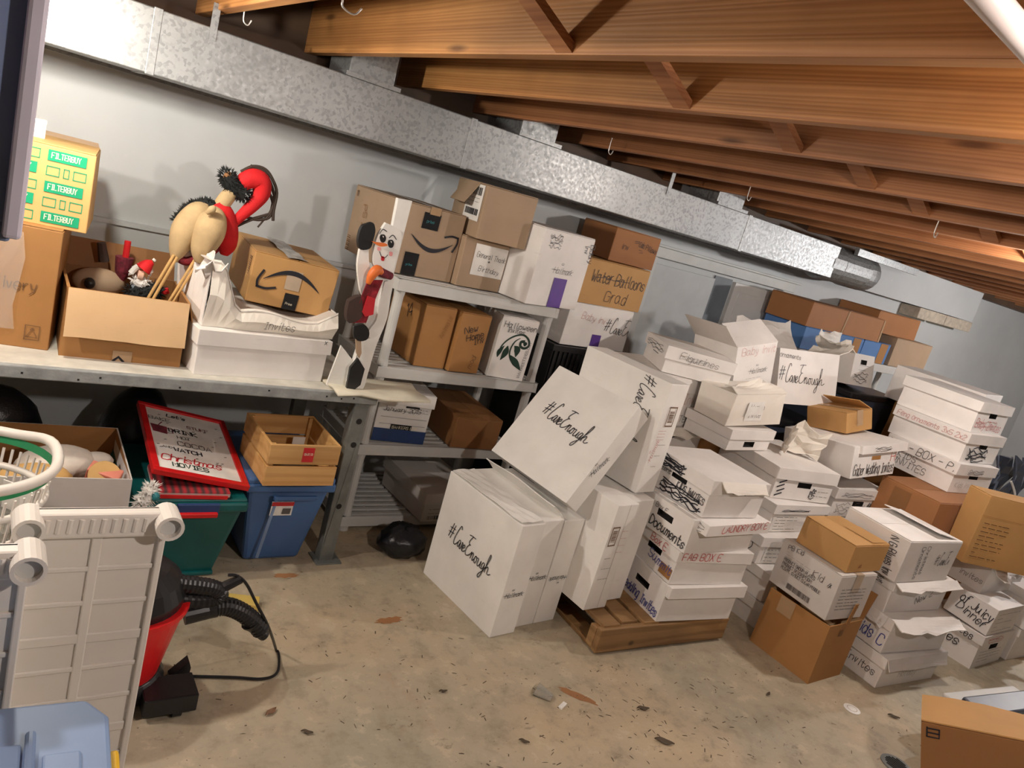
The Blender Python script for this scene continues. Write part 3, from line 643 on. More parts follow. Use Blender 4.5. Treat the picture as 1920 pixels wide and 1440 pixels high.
def twig(*px,r=.006,nm='antler'): 
    return MB().tube(cat([A(*p)-o0 for p in px],4),r,7).build(nm,'twig',rd)
twig((452,322),(475,312),(498,318),(512,338),(519,362),(513,395),(512,414)); twig((470,311),(495,322),(508,345),(514,365)); twig((497,353),(508,368),(512,385),(506,400),(498,410)); twig((515,365),(510,390),(504,408),(482,412),(455,405)); twig((503,402),(470,412),(435,428)); twig((498,408),(490,418),(483,426),r=.0035)
for (a,c) in (((326,478),(270,572)),((332,482),(278,577)),((366,486),(302,590)),((371,490),(308,594))):
    p,q=A(*a,Y-.02),A(*c,Y-.02); MB().tube([p-o0,q-o0],.0055,8).build('stick_leg','dowel',rd)
# ------------------------------------------------------------------ santa doll, candle, lantern in the open carton
sd=thing('santa_doll','small santa doll with a white beard and dark fur coat inside the open carton','plush toy',A(268,560,2.93)); o1=Vector(sd.location)
B=lambda px,py: A(px,py,2.93)
blob('hat',[B(268,505),B(278,496),B(287,492)],[.028,.02,.008],'plush_red',sd,o1); blob('pompon',[B(288,489),B(291,486)],[.007,.006],'fur_white',sd,o1)
fur('hat_brim',[B(245,512),B(258,500),B(275,500),B(282,512)],.010,120,.004,sd,o1,'fur_white'); blob('face',[B(258,514),B(268,516)],[.018,.02],'skin_cloth',sd,o1)
fur('beard',[B(252,525),B(262,532),B(275,528)],.016,200,.008,sd,o1,'fur_white'); fur('coat',[B(245,545),B(262,552),B(285,545),B(296,548)],.026,420,.02,sd,o1); blob('glove',[B(309,540),B(310,550)],[.012,.014],'plush_red',sd,o1); blob('scarf',[B(245,538),B(258,542)],[.012,.012],'slate',sd,o1)
cd=thing('red_candle','thin red candle in a holder standing in the open carton behind the santa doll','candle',A(228,530,3.0)); o2=Vector(cd.location); Cc=lambda px,py: A(px,py,3.0)-o2
MB().tube([Cc(233,500),Cc(240,452)],.011,12).build('candle','plush_red',cd); MB().tube([Cc(226,525),Cc(230,508),Cc(234,482)],[.014,.026,.03],14).build('holder','maroon',cd)
gd=thing('wooden_gnome','round tan ornament with a black knob lying at the back of the open carton','ornament',A(170,545,3.0)); o3=Vector(gd.location)
MB().ell(A(185,528,3.0)-o3,(.085,.04,.05),16,10).build('body','kraft_grey',gd,smooth=True); MB().ell(A(168,531,2.95)-o3,(.018,.02,.02)).build('knob','black_paint',gd,smooth=True); MB().tube([A(195,490,3.02)-o3,A(190,455,3.02)-o3],[.018,.014],8).build('handle','brown_felt',gd)
# ------------------------------------------------------------------ flat wooden snowman
YS=2.60
def Q(px,py,dy=0): return at(px,py,y=YS+dy)
sn=thing('wooden_snowman','flat painted wooden snowman waving a black mitten at the end of the workbench','figurine',Q(655,735)); o4=Vector(sn.location)
def flat(name,pts,mat,th=.02,dy=0,parent=None,smooth=True):
    if smooth: 
        pl=[(v.x,v.y) for v in cat([Vector((a,b,0)) for a,b in pts+[pts[0]]],3)][:-1]
    else: pl=pts
    return MB().prism([Q(a,c,dy)-o4 for a,c in pl],(0,th,0)).build(name,mat,sn if parent is None else parent)
flat('post',[(747,372),(773,377),(728,555),(700,650),(672,720),(650,716),(690,600),(722,500)],'wood_white',.022,.012,smooth=False)
hd=flat('head',[(724,418),(750,432),(752,455),(742,490),(735,510),(712,506),(700,495),(702,465),(710,440)],'wood_white',.018,-.012)
flat('body',[(712,505),(738,512),(732,560),(725,600),(705,650),(690,700),(680,730),(655,735),(662,690),(676,640),(690,590),(695,550)],'wood_white',.016,-.004)
flat('raised_arm',[(676,462),(690,462),(692,490),(697,520),(700,545),(680,555),(672,520),(671,490)],'wood_white',.016,-.01)
flat('lower_arm',[(722,528),(731,530),(727,565),(724,595),(712,625),(695,635),(692,620),(706,600),(712,565)],'wood_white',.016,-.018)
flat('mitten',[(690,420),(700,418),(704,432),(700,450),(694,466),(676,468),(672,455),(674,438),(680,424)],'black_paint',.02,-.014)
flat('mitten',[(664,612),(682,608),(692,620),(690,635),(676,640),(664,632)],'black_paint',.016,-.03)
flat('broom_handle',[(668,636),(677,636),(678,662),(674,672),(669,662)],'kraft_grey',.012,-.024,smooth=False)
flat('carrot_nose',[(698,453),(710,455),(724,457),(726,461),(712,462)],'orange_paint',.01,-.03)
for a,c in ((718,446),(733,456)):
    flat('eye',[(a-4,c-6),(a+3,c-6),(a+6,c+1),(a+3,c+8),(a-3,c+8),(a-6,c)],'black_paint',.002,-.0135,hd); flat('eye_glint',[(a-1,c-4),(a+2,c-3),(a+1,c)],'wood_white',.001,-.0145,hd,False)
def pen(name,px,mat,w=.003,dy=-.0136,parent=None):
    mb=MB(); pts=[Q(a,c,dy)-o4 for a,c in px]; pts=cat(pts,4); yy=pts[0].y
    ribbon(mb,[(p.x,p.z) for p in pts],w,lambda p: Vector((p.x,yy,p.y))); return mb.build(name,mat,parent or hd)
pen('brow',[(712,438),(718,430),(725,434)],'black_paint'); pen('brow',[(730,446),(737,441),(743,449)],'black_paint'); pen('mouth',[(712,472),(716,482),(722,483),(727,478)],'black_paint',.0025)
flat('tongue',[(715,480),(721,482),(720,489),(715,488)],'label_red',.001,-.0136,hd); flat('cheek',[(708,463),(714,464),(713,470),(708,469)],'cheek_pink',.001,-.0133,hd); flat('cheek',[(730,472),(736,473),(735,480),(730,479)],'cheek_pink',.001,-.0133,hd)
blob('scarf_wrap',[Q(690,532,-.036),Q(697,516,-.038),Q(708,506,-.038),Q(716,512,-.036)],[.009,.017,.019,.010],'orange_paint',sn,o4); blob('scarf_knot',[Q(695,520,-.03),Q(706,508,-.03),Q(718,512,-.025),Q(733,518,-.015)],[.012,.018,.017,.014],'maroon',sn,o4)
sheet('scarf_tail',[[Q(690+14*i-8*j,525+20*j,-.034-.004*math.sin(i*3+j)) -o4 for i in range(3)] for j in range(5)],'plaid_red',sn,.006)
flat('red_patch',[(690,555),(704,560),(700,590),(685,594),(679,585)],'label_red',.012,-.042,smooth=False)
flat('felt_bag',[(655,565),(676,556),(680,580),(676,598),(655,606),(650,590)],'brown_felt',.03,-.04)
flat('base_board',[(612,722),(640,648),(665,680),(672,690),(655,738),(640,746)],'wood_white',.01,.02,smooth=False); flat('black_boot',[(657,690),(672,672),(684,692),(676,722),(655,738),(650,728)],'black_paint',.014,-.018,smooth=False)
b=[[Vector((1.14+.10*i+.006*math.sin(j*2),2.53+.05*j+.014*math.sin(i*1.7+j),.742+.004*math.sin(i*2.3+j*1.3))) for i in range(5)] for j in range(5)]
cl=sheet('folded_cloth',[[p+Vector((0,-.02 if j_==0 else 0,-.0)) for p in r] for j_,r in enumerate(b)],'cloth_cream',None,.010,True); tag(cl,'crumpled cream cloth under the wooden snowman at the bench corner','cloth')
# ================================================================== WHITE PLASTIC SHELVING UNIT
sh=thing('shelving_unit','white plastic shelving unit of four tiers against the back wall beside the workbench','shelf',(1.42,2.80,0))
SW,SD=.86,.47
for z in (.075,.426,.786,1.166):
    b=MB(); b.box((0,0,z-.05),(SW,.022,z)); b.box((0,SD-.022,z-.05),(SW,SD,z)); b.box((0,0,z-.05),(.022,SD,z)); b.box((SW-.022,0,z-.05),(SW,SD,z))
    for k in range(9): b.box((.022,.03+.047*k,z-.014),(SW-.022,.058+.047*k,z-.003))
    for k in range(8): b.box((.05+.1*k,.02,z-.03),(.062+.1*k,SD-.02,z-.008))
    b.build('shelf_board','plastic_grey',sh,.003)
for x in (.03,SW-.03):
    for y in (.03,SD-.03):
        for z0,z1 in ((0,.03),(.075,.378),(.426,.738),(.786,1.118)):
            MB().lathe([(.025,0),(.021,.03),(.021,z1-z0-.03),(.025,z1-z0)],(x,y,z0),14).build('post','plastic_grey',sh,smooth=False)
x=Box('parcel_box','large brown parcel with a curved arrow, at the left end of the top shelf',(1.418,2.93,1.168),(.322,.46,.302),2,mat='kraft_grey',seed=11,tape='tape')
x.smile('F',.22,.62,.24,0); x.patch('F',.34,.60,.70,.93,'tape_black','black_label'); x.patch('F',.20,.42,.0,.33,'tape_black','black_label'); x.write('F','prime',.40,.79,.012,'teal_print',0,.0016); x.write('F','prime',.25,.14,.010,'teal_print',0,.0015)
x.write('L','PS 2M',.25,.75,.035,'kraft_dark',-80,.003); x.barcode('L',.03,.1,.0,.25,'ink_brown',True,8); x.write('L','11',.05,.85,.025,'ink_brown')
x=Box('small_parcel','brown carton with a white handwritten note taped to its front, on the top shelf',(1.747,2.905,1.168),(.247,.34,.222),4,mat='kraft_grey',seed=12)
x.patch('F',.24,.98,.28,.92,'paper','paper_note'); x.write('F','General Thank',.30,.66,.022,'ink_soft',-2,.0018); x.write('F','+',.58,.57,.012,'ink_soft'); x.write('F','Birthday',.40,.38,.022,'ink_soft',-2,.0018)
x=Box('labelled_parcel','brown carton with shipping labels on its side, topmost on the shelf under the duct',(1.752,2.845,1.394),(.255,.30,.232),-4,mat='kraft_grey',seed=13,tape=None)
x.patch('L',.42,.93,.30,.98,'paper','shipping_label'); x.barcode('L',.47,.88,.78,.93,n=20); x.barcode('L',.47,.88,.40,.52,n=20); x.lines('L',.47,.85,.58,.72,3); x.flap('L',.11,150,'kraft_grey',.25); x.patch('T',.05,.4,.2,.8,'paper','shipping_label',.0065)
x=Box('white_carton','upright white carton with a purple tape strip on the right end of the top shelf',(2.035,2.752,1.168),(.372,.24,.352),12.5,mat='white',seed=14)
x.crown('F',.34,.46,.03); x.patch('F',.40,.66,.0,.40,'purple','purple_tape'); x.scrib('F',.12,.78,.09,.06,6,wgt=.002,seed=3); x.write('F','Bday',.93,.92,.03,'ink',-80,.0028); x.write('F','inv',.83,.90,.026,'ink',-82,.0026)
x=Box('script_carton','white carton with script and a small purple square below the crossed out brown carton',(2.474,2.965,.962),(.485,.36,.229),3.9,mat='white',seed=15)
x.care('F',.60,.42,.10,10,-2,.003); x.patch('F',.44,.58,.0,.33,'purple','purple_tape'); x.write('F','Baby inv',.2,.66,.035,'ink_pink',-4,.002)
x=Box('brown_carton','brown carton with crossed out marker writing stacked beside the shelving unit',(2.484,2.956,1.194),(.50,.36,.230),5,mat='kraft_light',seed=16)
x.write('F','Water Balloons',.14,.52,.062,'ink',0,.0035,gap=1.0,sx=.95); x.draw('F',[[(0,1),(8,2),(16,1.2),(30,1.8)]],30,.2,.58,.05,wgt=.003,name='strike_line'); x.write('F','Grad',.40,.12,.06,'ink',0,.003)
x=Box('brown_box','worn brown box on top of the crossed out carton, right below the duct',(2.70,3.05,1.43),(.31,.30,.176),-4,mat='kraft_red',seed=17,style='carton')
x.write('F','Gds Pillows',.55,.62,.028,'ink',-8,.0022); x.write('F','inv',.2,.42,.03,'ink',0,.0022); x.draw('F',[[(0,0),(6,.5)],[(0,-2),(6,-1)],[(8,-8),(13,-8),(9,-11),(14,-10)]],14,.45,.75,.03,name='pen_marks',wgt=.0025)
# black ribbed crates under that stack
for i,z in enumerate((.0,.32,.64)):
    t=thing('black_crate','black ribbed plastic crate, '+('lowest' if i==0 else 'middle one' if i==1 else 'topmost')+' of the three behind the leaning white cartons','crate',(2.44,2.96,z))
    b=MB(); b.box((0,0,0),(.5,.4,.31)); 
    for k in range(16): b.box((.01+.031*k,-.008,.03),(.024+.031*k,0,.3))
    b.box((-.01,-.012,.285),(.51,.412,.318)); b.build('ribbed_body','plastic_black',t,.002)
# second tier
x=Box('brown_box','tall brown box at the left of the second shelf tier',(1.613,2.86,.788),(.155,.36,.28),-1,mat='kraft',seed=21); x.write('L','14',.55,.66,.05,'ink',20,.004); x.write('F','Animals',.72,.5,.022,'kraft_dark',75,.0018)
x=Box('narrow_box','narrow brown box with black handwriting in the middle of the second shelf tier',(1.779,2.832,.788),(.163,.36,.278),2.5,mat='kraft',seed=22)
for i,(tx,u,v) in enumerate((('New',.22,.66),('Home',.34,.54),('Inv',.60,.50))): x.write('F',tx,u,v,.030,'ink',18,.003)
x.write('F','mod',.72,.08,.028,'ink_brown',75,.002)
x=Box('halloween_box','white box with a dark green leaf swirl, right end of the second shelf tier',(1.99,2.827,.788),(.189,.33,.298),-10,mat='white',seed=23)
x.write('F','Halloween',.08,.84,.026,'ink',0,.0024); x.write('F','invites',.2,.765,.022,'ink',0,.0022); x.write('F','WWW.GREETINGS.COM',.88,.05,.013,'ink_soft',87,.0016,hand=False)
def leafs(bx):
    def sw(pts,ws):
        mb=MB(); k_=6; c_=cat([Vector((a,b_,0)) for a,b_ in pts],k_); w_=catr(ws,k_); n=len(c_); L=[];R_=[]
        U,V=bx.size('F')
        c_=[Vector((p.x*U,p.y*V,0)) for p in c_]
        for i,p in enumerate(c_):
            d_=(c_[min(i+1,n-1)]-c_[max(i-1,0)]).normalized(); nn=Vector((-d_.y,d_.x,0))*max(.0006,w_[i]/2)
            a=p+nn; c2=p-nn; L.append(bx.pt('F',a.x/U,a.y/V,.0016)); R_.append(bx.pt('F',c2.x/U,c2.y/V,.0016))
        mb.add(L+R_,[(i,i+1,n+i+1,n+i) for i in range(n-1)]); mb.build('printed_leaf','leaf_green',bx.body)
    sw([(.131,.369),(.154,.504),(.264,.626),(.447,.722),(.661,.759),(.834,.695),(.879,.599),(.777,.549),(.662,.573),(.647,.643),(.749,.657)],[.004,.006,.007,.008,.009,.010,.011,.012,.012,.013,.016])
    sw([(.60,.700),(.48,.626),(.419,.486),(.47,.358),(.627,.252),(.865,.175)],[.003,.006,.007,.006,.004,.001])
    sw([(.447,.40),(.56,.34),(.68,.28),(.865,.175)],[.004,.026,.030,.001])
    sw([(.236,.535),(.145,.43),(.13,.335)],[.002,.022,.003]); sw([(.329,.544),(.312,.431),(.231,.294)],[.003,.030,.002]); sw([(.496,.561),(.605,.505),(.613,.384)],[.002,.032,.002]); sw([(.74,.60),(.77,.62),(.80,.60)],[.010,.022,.010])
leafs(x)
# third tier
x=Box('records_box','white records box with a blue printed band and a lid on the third shelf tier',(1.489,2.853,.428),(.262,.40,.239),-8,style='lid',seed=24,lid=.06,cat='storage box')
x.patch('F',0,1,.0,.26,'navy','blue_band'); x.patch('F',.30,.70,.24,.36,'tape_black','oval_badge'); x.write('F','BANKERS BOX',.33,.275,.013,'print_cream',0,.0016,hand=False); x.write('F','January 2015',.10,.62,.020,'ink',0,.0018); x.draw('F',[[(0,0),(20,0)],[(0,3),(20,3)],[(0,-3),(20,-3)]],20,.08,.50,.065,'ink',wgt=.0012,name='printed_lines'); x.patch('F',.5,.76,.715,.75,'dark_hole','hand_slot'); x.lines('F',.78,.95,.66,.70,2,'ink')
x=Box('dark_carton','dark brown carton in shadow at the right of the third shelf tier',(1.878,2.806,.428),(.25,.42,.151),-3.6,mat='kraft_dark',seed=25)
x=Box('grey_white_box','greyish white lidded box on the lowest shelf tier',(1.775,2.725,.078),(.30,.42,.15),3,mat='white_dirty',style='lid',seed=26,lid=.06); x.lines('F',.1,.5,.3,.75,4,'ink'); x.barcode('F',.1,.5,.08,.22)
# black bin bag on the floor under the shelf front
rg=random.Random(5); b=MB().ell((0,0,.06),(.11,.09,.075),18,12); b.v=[(a*(1+rg.uniform(-.12,.12)),c*(1+rg.uniform(-.12,.12)),max(0,z*(1+rg.uniform(-.1,.1)))) for a,c,z in b.v]
o=b.build('black_bag','bag_black',smooth=True); o.location=(1.63,2.60,0); tag(o,'small crumpled black bag on the floor left of the leaning white cartons','bag')
# ================================================================== FLAT WHITE SCRIPT CARTONS
def slab(label,o,yaw,w,d,h,seed,mat='slab_white',euler=None):
    return Box('flat_carton',label,o,(w,d,h),yaw,euler,mat=mat,seed=seed,style='plain',jit=.003,group=None)
s1=slab('flat white carton with script, nearest of the row standing on the floor',(1.668,2.436,0),-83.9,.478,.124,.481,31)
s1.care('F',.20,.46,.10,rot=-2,wgt=.0034,sx=.86); s1.crown('R',.12,.36,.020,wgt=.0018)
sheet('top_flap',[[s1.pt('T',.02+.96*i/8,.02+.9*j/4,.004+.006*abs(math.sin(i*.9+j))) for i in range(9)] for j in range(5)],'slab_white',s1.root,.003)
s2=slab('flat white carton with an open top flap, second of the row on the floor',(1.799,2.475,0),-83.9,.478,.113,.474,32); s2.crown('R',.10,.45,.02,wgt=.0018)
s2.flap('B',.085,-48,None,.01,.05,.02)
s3=slab('flat white carton in the shade, third of the row on the floor',(1.917,2.485,0),-83.9,.478,.112,.470,33); s3.crown('R',.90,.46,.02,180,wgt=.0018)
s4=slab('flat white carton standing on the front of the wooden pallet',(2.058,2.362,.132),-86.5,.478,.124,.470,34)
s4.barcode('R',.08,.42,.62,.80,'ink_brown',True,9,True); s4.lines('R',.15,.6,.30,.50,3,'ink_soft'); s4.lines('R',.6,.9,.55,.75,4,'ink_pink')
b=MB(); b.add([s4.pt('R',.60,0,.0012),s4.pt('R',.612,0,.0012),s4.pt('R',.612,1,.0012),s4.pt('R',.60,1,.0012)],[(0,1,2,3)]); b.build('flap_seam','ink_grey',s4.root)
s7=slab('flat white carton on the pallet squeezed behind the front one',(2.196,2.40,.132),-86.5,.47,.115,.465,35)
s6=slab('tall white carton lying sideways script, upright on top of the pallet cartons',(2.215,2.46,.605),-84,.484,.120,.478,36)
s6.draw('F',care()[0],27,.70,.98,.10,'ink',-92,.003,'body','printed_script',8.,.86); s6.barcode('R',.30,.72,.62,.80,'ink_brown',True,9,True); s6.lines('R',.3,.7,.25,.45,3,'ink_soft'); s6.lines('R',.1,.5,.50,.58,4,'ink_pink'); s6.crown('R',.2,.3,.02,80,'ink_pink')
s5=slab('flat white carton with script, tilted back on top of the row against the upright one',(1.868,2.472,.562),0,.48,.088,.48,37,euler=(-31.7,.9,-83.3))
s5.care('F',.20,.52,.10,rot=-3,wgt=.0034,sx=.86); s5.crown('R',.25,.30,.022,75,wgt=.0018)
# ================================================================== PALLET
pl=thing('wooden_pallet','rough wooden pallet on the concrete floor under the white box stack','pallet',(2.10,1.80,0),-3)
rg=random.Random(8)
for y in (.02,.40,.78): MB().box((.0,y-.02,.02),(.76,y+.02,.108)).build('stringer','pallet_wood',pl,.004)
MB().box((.0,-.03,.012),(.74,.0,.118)).build('front_board','pallet_wood',pl,.005)
for k in range(7):
    x0=.02+.106*k; MB().box((x0,-.01+rg.uniform(-.01,.01),.11),(x0+.085,.84,.128)).build('deck_board','pallet_wood',pl,.003)
for k in (0,3,6): MB().box((.02+.106*k,0,.0),(.105+.106*k,.84,.018)).build('bottom_board','pallet_wood',pl,.003)
# ================================================================== WHITE STACK ON THE PALLET
def lidbox(label,o,dims,yaw,seed,**k):
    k.setdefault('lid',.05); return Box('file_box',label,o,dims,yaw,style='lid',seed=seed,cat='cardboard box',**k)
a1=lidbox('white file box marked for wedding invitations, lowest of the stack on the pallet',(2.380,1.759,.13),(.427,.30,.17),-6.5,41,hole='L',lid_dx=.012,lid_dy=-.014); a1.write('L','Wedding Invites',.10,.16,.042,'ink_blue',-3,.004)
a2=lidbox('white file box with a torn side patch, second from below on the pallet',(2.382,1.762,.302),(.412,.30,.152),-7.5,42,hole='L'); a2.write('L','Summit',.42,.28,.036,'ink_blue',-3,.0035); a2.write('L','Box E',.42,.25,.030,'ink_red',-2,.003,'lid'); a2.write('F','FAB BOX E',.06,.25,.030,'ink_red',0,.003,'lid'); a2.patch('L',.72,.98,.10,.42,'kraft','torn_patch')
a3=lidbox('white file box with a wide red marked lid, third from below on the pallet',(2.378,1.742,.456),(.402,.31,.150),-2,43,hole='L',lid_dx=.035,lid_dy=-.03,lid_rot=3); a3.write('L','Gs Documents',.05,.18,.040,'ink',-3,.004); a3.write('L','wed Box E',.1,.7,.02,'ink_soft',0,.002); a3.scrib('L',.25,.10,.22,.04,5,'ink_soft',.002,'lid',7); a3.write('F','LAUNDRY BOX E',.22,.28,.028,'ink_red',2,.003,'lid')
a4=lidbox('white file box with heavy black scribbles and a ripped corner, topmost on the pallet',(2.425,1.752,.609),(.345,.36,.162),-2.5,44,hole='L',lid=.058); a4.scrib('L',.05,.15,.20,.040,7,'ink',.005,'lid',9); a4.scrib('L',.22,.02,.26,.055,6,'ink',.005,'body',10); a4.write('L','KIDS INVITES',.50,.32,.030,'ink',-2,.003); a4.write('L','ornament',.02,.52,.02,'ink',0,.002); a4.flap('F',.05,135,'white_warm',.12,.1,.12,'torn_lid_edge','lid'); a4.scrib('F',.35,.1,.09,.03,6,'ink',.003,'lid',11)
# ================================================================== STACK BEHIND IT
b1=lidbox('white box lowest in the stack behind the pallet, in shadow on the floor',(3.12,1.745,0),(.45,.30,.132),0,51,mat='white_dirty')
b2=lidbox('white box second from below in the stack behind the pallet',(3.115,1.785,.134),(.45,.30,.150),-6,52)
b3=lidbox('white box with a lined label, third from below in the stack behind the pallet',(3.10,1.875,.286),(.45,.30,.142),-7,53); b3.patch('F',.08,.42,.06,.62,'paper','label'); b3.lines('F',.1,.4,.12,.55,4,'ink'); b3.write('L','D',.7,.3,.05,'ink')
b4=lidbox('white box with a printed shipping form, fourth from below in the stack behind the pallet',(3.16,1.912,.430),(.42,.30,.150),-3,54); b4.patch('F',.03,.55,.04,.62,'paper','shipping_form'); b4.lines('F',.08,.48,.12,.55,5,'ink'); b4.scrib('F',.08,.3,.25,.012,2,'ink',.003,'lid',12)
b5=lidbox('white box with black slashes under a big clean lid, topmost behind the pallet stack',(3.185,1.979,.582),(.402,.44,.163),-10.8,55,hole='F',lid=.06,holev=.5)
for k in range(4): b5.draw('F',[[(0,0),(5,2.0)]],5,.05+.02*(k%2),.10+.14*k,.045,wgt=.007,name='pen_slash')
b5.patch('F',.68,.97,.0,.48,'paper','label'); b5.lines('F',.71,.94,.2,.36,2,'ink_soft'); b5.scrib('F',.62,.10,.04,.05,4,'ink',.004,seed=13)
# ================================================================== WEDDING BOXES RIGHT OF THAT
c2=lidbox('white box with crossed out lid writing under the wedding box',(3.66,1.925,.50),(.43,.32,.158),-5,61,hole='F',lid=.055,holev=.5); c2.scrib('F',.08,.18,.28,.03,3,'ink',.002,'lid',14); c2.write('F','Four',.45,.15,.05,'ink_soft',8,.003); c2.scrib('F',.70,.1,.08,.07,5,'ink',.004,seed=15); c2.scrib('F',.06,.12,.12,.06,4,'ink_soft',.002,seed=16)
c0=lidbox('white box at the base of the wedding box stack, mostly hidden',(3.66,1.93,.25),(.34,.32,.245),-5,62); c00=lidbox('white box on the floor below the wedding box stack, mostly hidden',(3.66,1.93,0),(.34,.32,.245),-5,63)
c1=Box('file_box','tilted white box with wedding writing and orange hand hole below the small brown carton',(3.65,1.885,.728),(.36,.45,.172),0,(-9,-8,-4.5),style='lid',seed=64,lid=.045,lid_dx=.05,lid_dy=-.01); c1.write('F','Gaber Wedding Invites',.04,.10,.055,'ink',0,.003,slant=.15,gap=.8,sx=.62); c1.scrib('F',.25,.2,.14,.02,3,'ink',.002,'lid',17); c1.patch('F',.42,.62,.54,.66,'kraft','hand_hole'); c1.write('F','H',.86,.45,.05,'ink_red',0,.003)
d1=Box('brown_carton','small clean brown carton with one raised flap on top of the wedding box',(3.80,2.075,.905),(.22,.25,.112),0,(-13,-11,-2),mat='kraft_light',seed=65,style='carton',tape='tape'); d1.flap('R',.12,-62,'kraft_light',.02); d1.write('F','UI',.3,.4,.02,'kraft',0,.0018)
# ================================================================== RIGHT HAND STACK
e00=Box('brown_box','large plain brown carton on the floor under the tall right hand stack',(4.05,1.66,0),(.48,.45,.36),-3,mat='kraft',seed=70)
e0=Box('brown_box','big open brown carton carrying the tall right hand stack of white boxes',(3.965,1.575,.362),(.52,.33,.388),-4,mat='kraft_red',seed=71,style='carton'); e0.patch('L',.25,.55,.55,.95,'kraft_dark','stain')
e3=lidbox('white box marked for kids invitations, lowest of the tall right hand stack',(4.27,1.69,.755),(.40,.42,.165),-5,72,hole='F',lid=.06); e3.write('L','KIDS',.20,.42,.034,'ink_soft',0,.0025); e3.write('L','INVITES',.17,.16,.034,'ink_soft',0,.0025); e3.write('L','HIS - BOX - P.',.06,.2,.04,'ink_soft',0,.003,'lid'); e3.write('F','Kids invite',.1,.2,.03,'ink_grey',0,.002); e3.scrib('F',.25,.15,.16,.03,4,'ink_soft',.0025,'lid',18)
e2=lidbox('white box with pink ornaments writing along its lid, middle of the tall right stack',(4.30,1.71,.922),(.40,.43,.163),-2,73,hole='F',lid=.055); e2.write('L','Feng ornaments 3x5 2x2',.06,.22,.030,'ink_pink',0,.0025,'lid'); e2.scrib('F',.12,.06,.22,.075,6,'ink',.006,'body',19)
e1=lidbox('white box with red writing on its end, topmost of the tall right hand stack',(4.33,1.73,1.087),(.40,.43,.172),0,74,hole='F',lid=.055); e1.write('F','Baby Invites',.04,.2,.05,'ink_red',-4,.003,sx=.8); e1.scrib('F',.1,.15,.25,.05,3,'ink_pink',.003,'body',20)
eb=Box('white_box','plain white box rising behind the topmost box of the tall right hand stack',(4.75,1.90,1.06),(.34,.52,.215),8,mat='white',seed=75,style='plain'); eb.draw('L',[[(0,0),(1,3),(.6,0)]],2,.4,.35,.03,wgt=.002,name='pen_mark')
eb2=Box('brown_box','brown box corner behind the white boxes at the far right wall',(5.55,2.25,.95),(.4,.55,.215),5,mat='kraft_grey',seed=76,style='carton'); 
for i,z in enumerate((.0,.47)):
    Box('brown_box',('lower' if i==0 else 'upper')+' of two hidden brown boxes holding up the far right brown box',(5.55,2.27,z),(.4,.5,.468),5,mat='kraft',seed=77+i,style='carton')
    Box('brown_box',('lower' if i==0 else 'upper')+' of two hidden cartons behind the tall right hand stack',(4.77,1.96,z*1.12),(.34,.40,.525),8,mat='kraft',seed=79+i,style='carton')
g=Box('printed_carton','big yellow brown carton with a printed list on its side at the right edge',(4.04,1.415,.515),(.42,.135,.36),-27,mat='kraft_light',seed=81,style='carton'); g.lines('F',.06,.42,.12,.62,9,'ink_brown',.0035); g.write('F','GEEP',.52,.80,.045,'ink_brown',0,.003,hand=False); g.draw('F',[[(0,0),(1,0)]],1,.0,.72,.4,'kraft',wgt=.002,name='crease',unit=1)
# ================================================================== WHITE STACK IN FRONT (torn lids)
f4=lidbox('white file box with a red scribbled lid, lowest of the torn stack on the floor',(3.366,1.277,0),(.475,.31,.158),-4,91,lid=.052,mat='white'); f4.flap('F',.056,160,'white',.0,.06,.1,'torn_lid_edge','lid'); f4.scrib('F',.12,.15,.12,.035,5,'ink_red',.0025,'lid',21); f4.write('F','Holiday',.3,.3,.03,'ink_grey',0,.002); f4.write('L','Invites',.4,.3,.035,'ink_soft',0,.003)
f3=lidbox('white file box with ragged lid and end lettering, second from below in the torn stack',(3.352,1.31,.16),(.462,.31,.166),-7,92,lid=.05); f3.flap('F',.062,118,'white',-.02,.10,.18,'torn_lid_edge','lid'); f3.write('L','Kids C',.45,.22,.055,'ink_blue',-2,.0042); f3.flap('L',.06,165,'white',.1,.1,.2,'torn_lid_edge','lid')
f2=lidbox('white file box with a crumpled paper lid, third from below in the torn stack',(3.352,1.367,.328),(.445,.31,.158),-5.7,93,lid=.05); f2.flap('F',.05,118,'white',-.02,.10,.18,'torn_lid_edge','lid'); f2.write('F','New 2',.48,.25,.032,'ink_soft',20,.003); f2.scrib('L',.45,.1,.12,.04,6,'ink_soft',.0025,'lid',22)
f1=Box('script_carton','white carton with script and upright pen notes, topmost of the torn stack',(3.318,1.365,.488),(.405,.32,.198),-5,mat='white',seed=94,style='carton'); f1.care('F',.60,.40,.075,10,3,.0026,sx=.78); f1.write('F','Ornaments',.24,.88,.024,'ink',-82,.002); f1.write('F','Christmas',.34,.90,.022,'ink',-84,.002); f1.write('L','N G Blues inv',.72,.92,.04,'ink',-82,.003); f1.flap('R',.18,-80,'white',.04)
